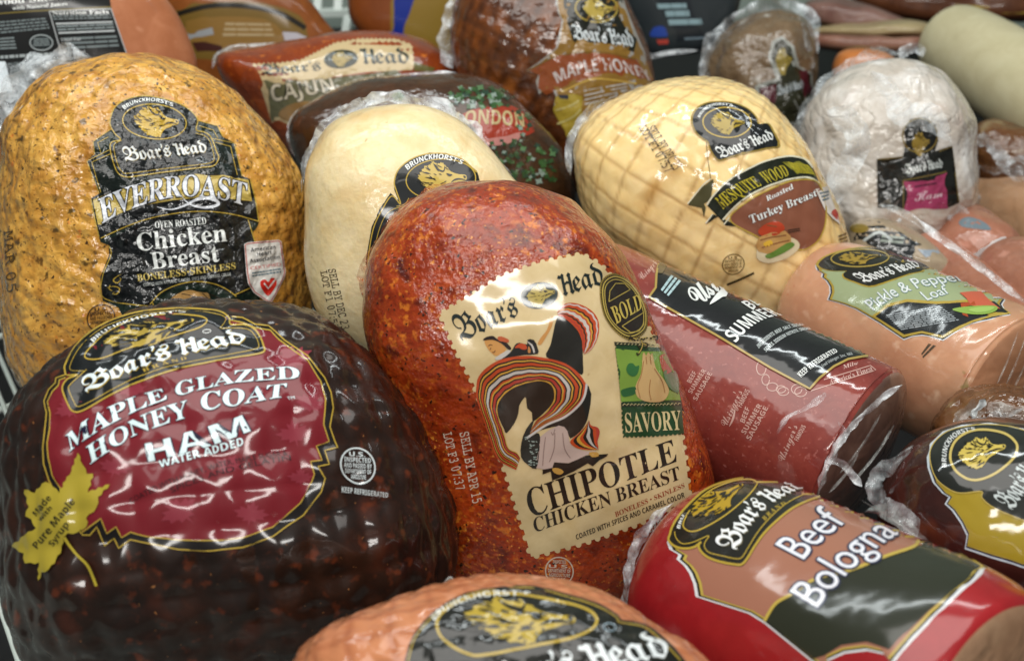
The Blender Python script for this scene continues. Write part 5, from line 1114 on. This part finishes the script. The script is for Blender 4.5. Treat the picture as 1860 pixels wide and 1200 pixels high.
film_strip('ham', 'film_edge', [(782, 1095), (802, 1070), (818, 1050), (822, 1068), (832, 1075)], .56, 8, FILM_T, .006, 4, 46, .6)

# ------------------------------------------------------------------ more packs at the back and in the gaps
M['slate'] = mottle('slate_pack_film', 'flat', ['#1c2226', '#23292c', '#2a3032', '#1e2428'], 12, 40, [])
pillow('slate', 'black_pack', 'flat black meat pack with pale blue lettering and a blue and red dot, at top', 'meat pack',
    [(1120, -70), (1240, -80), (1350, -70), (1345, 0), (1325, 50), (1280, 92), (1230, 100), (1178, 101), (1150, 50), (1128, 0)], (1235, 10), 1.32, .03, M['slate'], 'flat', n=4.5)
L = Lab('slate', 1100, 0, 4.8); L.fill('label', [(420, -100), (720, -100), (760, 100), (880, 340), (620, 370), (520, 150)], '#141a20', 0)
for k, q in enumerate(([(460, 80), (710, 75), (700, 25), (440, 30)], [(530, 150), (735, 145), (725, 85), (515, 90)], [(555, 222), (845, 215), (830, 160), (540, 165)])): L.print_rows(q, 1, '#7a9298', 1, .85, 50 + k, wl=(.3, .6))
L.print_rows([(690, 350), (865, 340), (860, 322), (688, 330)], 1, '#6a7a84', 1, .8, 55, wl=(.4, .6)); L.fill('blue_dot', [(395, 320), (400, 270), (430, 238), (480, 230), (520, 245), (535, 290), (535, 320)], '#1f3a86', 1, smooth=2); L.fill('red_dot', [(445, 350), (545, 345), (548, 385), (460, 388)], '#a03a30', 1)
film_strip('slate', 'film_edge', [(1150, 30), (1170, 80), (1180, 102), (1215, 96), (1270, 92)], 1.29, 9, FILM_S, .004, 4, 60, .3)
M['cheese'] = mottle('amber_rind', 'flat', ['#6a3414', '#7a3e18', '#84481e', '#703a16'], 14, 50, [])
pillow('cheese', 'cheese_block', 'amber cheese block with a blue band and ochre label, at the top edge', 'cheese block',
    [(632, -70), (740, -85), (868, -70), (866, 20), (850, 85), (815, 120), (740, 110), (672, 75), (640, 40), (632, 0)], (750, 10), 1.34, .05, M['cheese'], 'flat', n=4)
L = Lab('cheese'); L.fill('label', [(712, -60), (862, -60), (858, 30), (840, 95), (800, 108), (704, 100)], '#7e6424', 0); L.fill('blue_band', [(720, -60), (768, -60), (752, 0), (732, 64), (722, 100), (700, 96), (709, 64), (716, 0)], '#12287c', 1)
for k, (o_, c_, d_, col_) in enumerate((([(1545, -10), (1700, -30), (1900, -20), (1900, 30), (1780, 40), (1690, 42), (1600, 30)], (1720, 5), 1.52, ['#3e2014', '#54301c', '#6a4028', '#4a281a']),
    ([(1462, 8), (1510, 0), (1570, 8), (1625, 28), (1660, 44), (1640, 56), (1540, 54), (1475, 44)], (1555, 32), 1.44, ['#5e4038', '#785850', '#8c7064', '#6a4a42']),
    ([(1482, 50), (1560, 44), (1640, 36), (1698, 50), (1692, 64), (1600, 72), (1490, 66)], (1590, 56), 1.40, ['#8a7a58', '#9c8a66', '#a89a74', '#8c7c58']),
    ([(1474, 64), (1560, 62), (1640, 66), (1690, 70), (1680, 92), (1600, 98), (1478, 88)], (1580, 78), 1.38, ['#6a4438', '#845c4c', '#96705e', '#744a3e']))):
    mt = mottle('bacon_slab_surface', 'flat', col_, 20, 80, []); lb = ('dark brown slab of bacon at the top edge, uppermost of the stack', 'greyish pink slab of bacon in the stack behind the wrapped ham', 'thin pale tan slab, third from the top of the bacon stack', 'pinkish brown slab with a tan fat edge, lowest of the bacon stack')[k]
    pillow('bacon%d' % k, 'bacon_slab', lb, 'bacon', o_, c_, d_, .06, mt, 'flat', n=3.6, nu=80, nv=40, group='bacon slabs stacked at the back', amp=[(30, .004, 'n')])
L = Lab('bacon0', name='fat_edge'); L.fill('fat_edge', [(1735, 8), (1790, 12), (1870, 20), (1870, 32), (1790, 28), (1740, 20)], '#a8923c', 0); L = Lab('bacon3'); L.fill('fat_edge', [(1476, 80), (1560, 84), (1640, 86), (1640, 95), (1560, 96), (1480, 90)], '#a8905c', 0)
M['orange'] = mottle('orange_rind', 'flat', ['#a86430', '#b06c36', '#b8763e', '#a8622e'], 14, 50, [])
pillow('orange', 'orange_cheese_piece', 'small orange cheese piece peeking out behind the pale wrapped turkey', 'cheese', [(1524, 96), (1560, 88), (1610, 96), (1640, 130), (1600, 170), (1530, 160), (1512, 130)], (1570, 125), 1.2, .04, M['orange'], 'flat', n=3, nu=80, nv=40)
M['smallpack'] = mottle('small_pack_film', 'back', ['#8a7a64', '#9c8c74', '#a89a84', '#8c7c66'], 14, 50, [])
pillow('smallpack', 'small_wrapped_pack', 'small pack with a black and gold label wedged behind the pickle loaf', 'meat pack', [(1540, 420), (1560, 400), (1610, 396), (1660, 418), (1710, 456), (1740, 490), (1690, 540), (1600, 520), (1545, 470)], (1630, 460), .99, .04, M['smallpack'], 'back', n=3, nu=100, nv=50)
L = Lab('smallpack', 1540, 330, 5.22); L.fill('label', [(0, 380), (120, 340), (300, 380), (500, 480), (700, 600), (620, 760), (300, 640), (60, 560)], '#10161a', 0); L.oval('gold_oval', (110, 445), (80, 0), (0, 36), 2, '#84702e', 1, fillc='#7a6628'); L.line('white_rule', [(150, 560), (300, 480), (420, 560)], 5, '#a8b0b0', 1); L.print_rows([(300, 580), (520, 600), (540, 520), (330, 500)], 2, '#8a948c', 1, .6, 61, wl=(.2, .5)); L.fill('white_panel', [(660, 640), (840, 620), (870, 680), (740, 720)], '#8c98a4', 1)
M['brownwrap'] = mottle('brown_wrapped_meat', 'wrinkle', ['#4a2c16', '#5e3a1e', '#74502c', '#52341a'], 20, 70, [('#8a7a58', 40, .6, .75)])
pillow('brownwrap', 'brown_wrapped_piece', 'brown meat piece in crumpled clear wrap with a white twist, behind the yellow label ham', 'meat', [(1690, 790), (1702, 745), (1738, 712), (1790, 696), (1860, 700), (1960, 720), (1970, 830), (1850, 870), (1740, 850)], (1830, 780), .70, .04, M['brownwrap'], 'wrinkle', n=2.6, nu=110, nv=60, amp=[(40, .004, 'n'), (90, .002, 'r')])
film_strip('brownwrap', 'white_twist', [(1766, 764), (1770, 748), (1780, 738), (1790, 724)], .655, 11, WHITE_CLIP, .006, 6, 62, .6)
film_strip('brownwrap', 'film_tail', [(1730, 770), (1760, 745), (1800, 740), (1850, 752), (1880, 745)], .65, 26, FILM_T, .016, 8, 63, .6)
film_strip('brownwrap', 'film_tail', [(1790, 760), (1812, 752), (1824, 766), (1830, 752), (1860, 742)], .648, 12, FILM_W, .012, 6, 64, .6)
pillow('darkpiece', 'dark_wrapped_piece', 'dark brown wrapped piece under the pale cream log at the right edge', 'meat', [(1762, 240), (1795, 218), (1850, 225), (1930, 250), (1930, 345), (1850, 362), (1790, 352), (1766, 320)], (1840, 290), 1.15, .05, M['brownwrap'], 'wrinkle', n=2.6, nu=90, nv=50, amp=[(30, .004, 'n')])
film_strip('darkpiece', 'film_tail', [(1770, 250), (1800, 262), (1830, 300), (1870, 330)], 1.09, 26, FILM_W, .02, 7, 70, .6)
film_strip('darkpiece', 'film_tail', [(1775, 300), (1810, 310), (1850, 290), (1880, 300)], 1.085, 16, FILM_W, .02, 6, 71, .6)
film_strip('linka', 'film_tail', [(1655, 380), (1690, 372), (1730, 384), (1770, 410)], 1.0, 30, FILM_W, .014, 7, 72, .5)
film_strip('linka', 'film_tail', [(1800, 486), (1830, 500), (1870, 532)], .93, 22, FILM_W, .012, 7, 73, .5)
L = Lab('linka'); L.fill('blue_grey_label', [(1742, 402), (1760, 394), (1788, 404), (1800, 418), (1775, 416), (1748, 412)], '#66747c', 0, smooth=3)
film_strip('whitewrap', 'film_tail', [(1500, 200), (1540, 220), (1560, 260), (1530, 320), (1510, 380)], .965, 46, FILM_W, .012, 9, 80, .5)
film_strip('whitewrap', 'film_tail', [(1580, 130), (1620, 170), (1640, 205), (1690, 215), (1730, 260)], .965, 40, FILM_W, .012, 9, 81, .5)
# paper tag at the left edge
tg = thing('paper_tag', 'white paper tag standing in front of the black nutrition label, left edge', 'tag', P(0, 180, .96))
q_ = [P(x, y, .96) for x, y in ((-60, 112), (9, 112), (22, 165), (-60, 178))]; off_ = FW * .0012
mesh_obj('paper', [v for v in q_] + [v + off_ for v in q_], [(0, 1, 2, 3), (7, 6, 5, 4), (0, 4, 5, 1), (1, 5, 6, 2), (2, 6, 7, 3), (3, 7, 4, 0)], simple('tag_paper', '#c9d2d8', .6), tg, smooth=False, origin=tg.location)

# ------------------------------------------------------------------ the case: white wire rack over a floor coloured dark for shade, back grille, back wall
def box_mesh(name, sx, sy, sz):
    bm_v = [(x * sx / 2, y * sy / 2, z * sz / 2) for x in (-1, 1) for y in (-1, 1) for z in (-1, 1)]
    me = bpy.data.meshes.new(name); me.from_pydata(bm_v, [], [(0, 1, 3, 2), (4, 6, 7, 5), (0, 4, 5, 1), (2, 3, 7, 6), (0, 2, 6, 4), (1, 5, 7, 3)]); me.update(); return me
def rod_mesh(name, L_, r, n=10):
    V = []; F = []
    for x in (-L_ / 2, L_ / 2):
        for k in range(n): V.append((x, r * math.cos(2 * math.pi * k / n), r * math.sin(2 * math.pi * k / n)))
    for k in range(n): F.append((k, (k + 1) % n, n + (k + 1) % n, n + k))
    F.append(tuple(range(n))[::-1]); F.append(tuple(range(n, 2 * n)))
    me = bpy.data.meshes.new(name); me.from_pydata(V, [], F); me.polygons.foreach_set('use_smooth', [True] * n + [False] * 2); me.update(); return me
rackm = simple('white_coated_wire', '#c8d2cc', .35, 0, .3); panm = simple('shade_dark_floor', '#0c0e10', .6)  # floor colour near black stands in for the shade in the gaps
ZD = .006
def deck(px, py, z=ZD): r = ray(px, py); return CAM + r * ((z - CAM.z) / r.z)
d1 = (deck(38, 728) - deck(0, 642)); yaw = math.atan2(d1.y, d1.x)
rack = thing('wire_rack', 'white coated wire rack under the meats, glimpsed at the left edge', 'wire rack', (0, .75, ZD))
wm = rod_mesh('wire', 1.7, .0021); wm.materials.append(rackm); cm = rod_mesh('crossbar', .9, .0032); cm.materials.append(rackm)
cdx = Vector((math.cos(yaw), math.sin(yaw), 0)); cnx = Vector((-cdx.y, cdx.x, 0)); o0 = deck(18, 690)
for k in range(-70, 71):
    if (o0 + cnx * (k * .0125)).x > -.17: continue
    o = link(bpy.data.objects.new('wire', wm), rack); q = o0 + cnx * (k * .0125); q = q - cdx * ((q - Vector((0, .75, ZD))).dot(cdx)); o.location = q - Vector(rack.location); o.rotation_euler = (0, 0, yaw)
d2 = deck(45, 722) - deck(0, 736); yaw2 = math.atan2(d2.y, d2.x); o2 = deck(20, 730); c2 = Vector((math.cos(yaw2), math.sin(yaw2), 0)); n2 = Vector((-c2.y, c2.x, 0))
for k in range(-9, 10):
    o = link(bpy.data.objects.new('crossbar', cm), rack); q = o2 + n2 * (k * .11); q = q - c2 * ((q - Vector((0, .75, ZD))).dot(c2)); q = q - c2 * .62 * (1 if c2.x > 0 else -1); q.z = ZD - .004; o.location = q - Vector(rack.location); o.rotation_euler = (0, 0, yaw2)
pan = mesh_obj('case_floor', [(-2, -.1, -.03), (2, -.1, -.03), (2, 1.75, -.03), (-2, 1.75, -.03)], [(0, 1, 2, 3)], panm, smooth=False); pan['kind'] = 'structure'
wall = mesh_obj('back_wall', [(-2, 1.72, -.03), (2, 1.72, -.03), (2, 1.72, 1.3), (-2, 1.72, 1.3)], [(0, 1, 2, 3)], simple('back_wall_panel', '#8e9c94', .5), smooth=False); wall['kind'] = 'structure'
# back grille: white rails and uprights over dark slots
gd = 1.46; g0 = P(600, 22, gd); gr = thing('back_grille', 'white slotted grille panel at the back of the case, top edge', 'grille', g0)
def bar(name, a, b, th, dep=.012):
    A_, B_ = P(*a, gd), P(*b, gd); me = box_mesh(name, (B_ - A_).length, dep, th); me.materials.append(rackm); o = link(bpy.data.objects.new(name, me), gr)
    o.location = (A_ + B_) / 2 - g0; e = (B_ - A_).normalized(); o.rotation_euler = (PITCH * 0, -math.atan2(e.z, math.hypot(e.x, e.y)), math.atan2(e.y, e.x))
bar('rail', (470, 27), (720, 20), .008); bar('rail', (470, -22), (720, -28), .008); bar('rail', (470, 96), (720, 92), .008)
for x in (505, 543, 580, 617, 655, 690): bar('upright', (x, -24), (x - 3, 19), .006, .010)
for x in (520, 634, 700): bar('upright', (x, 27), (x - 10, 92), .009, .010)
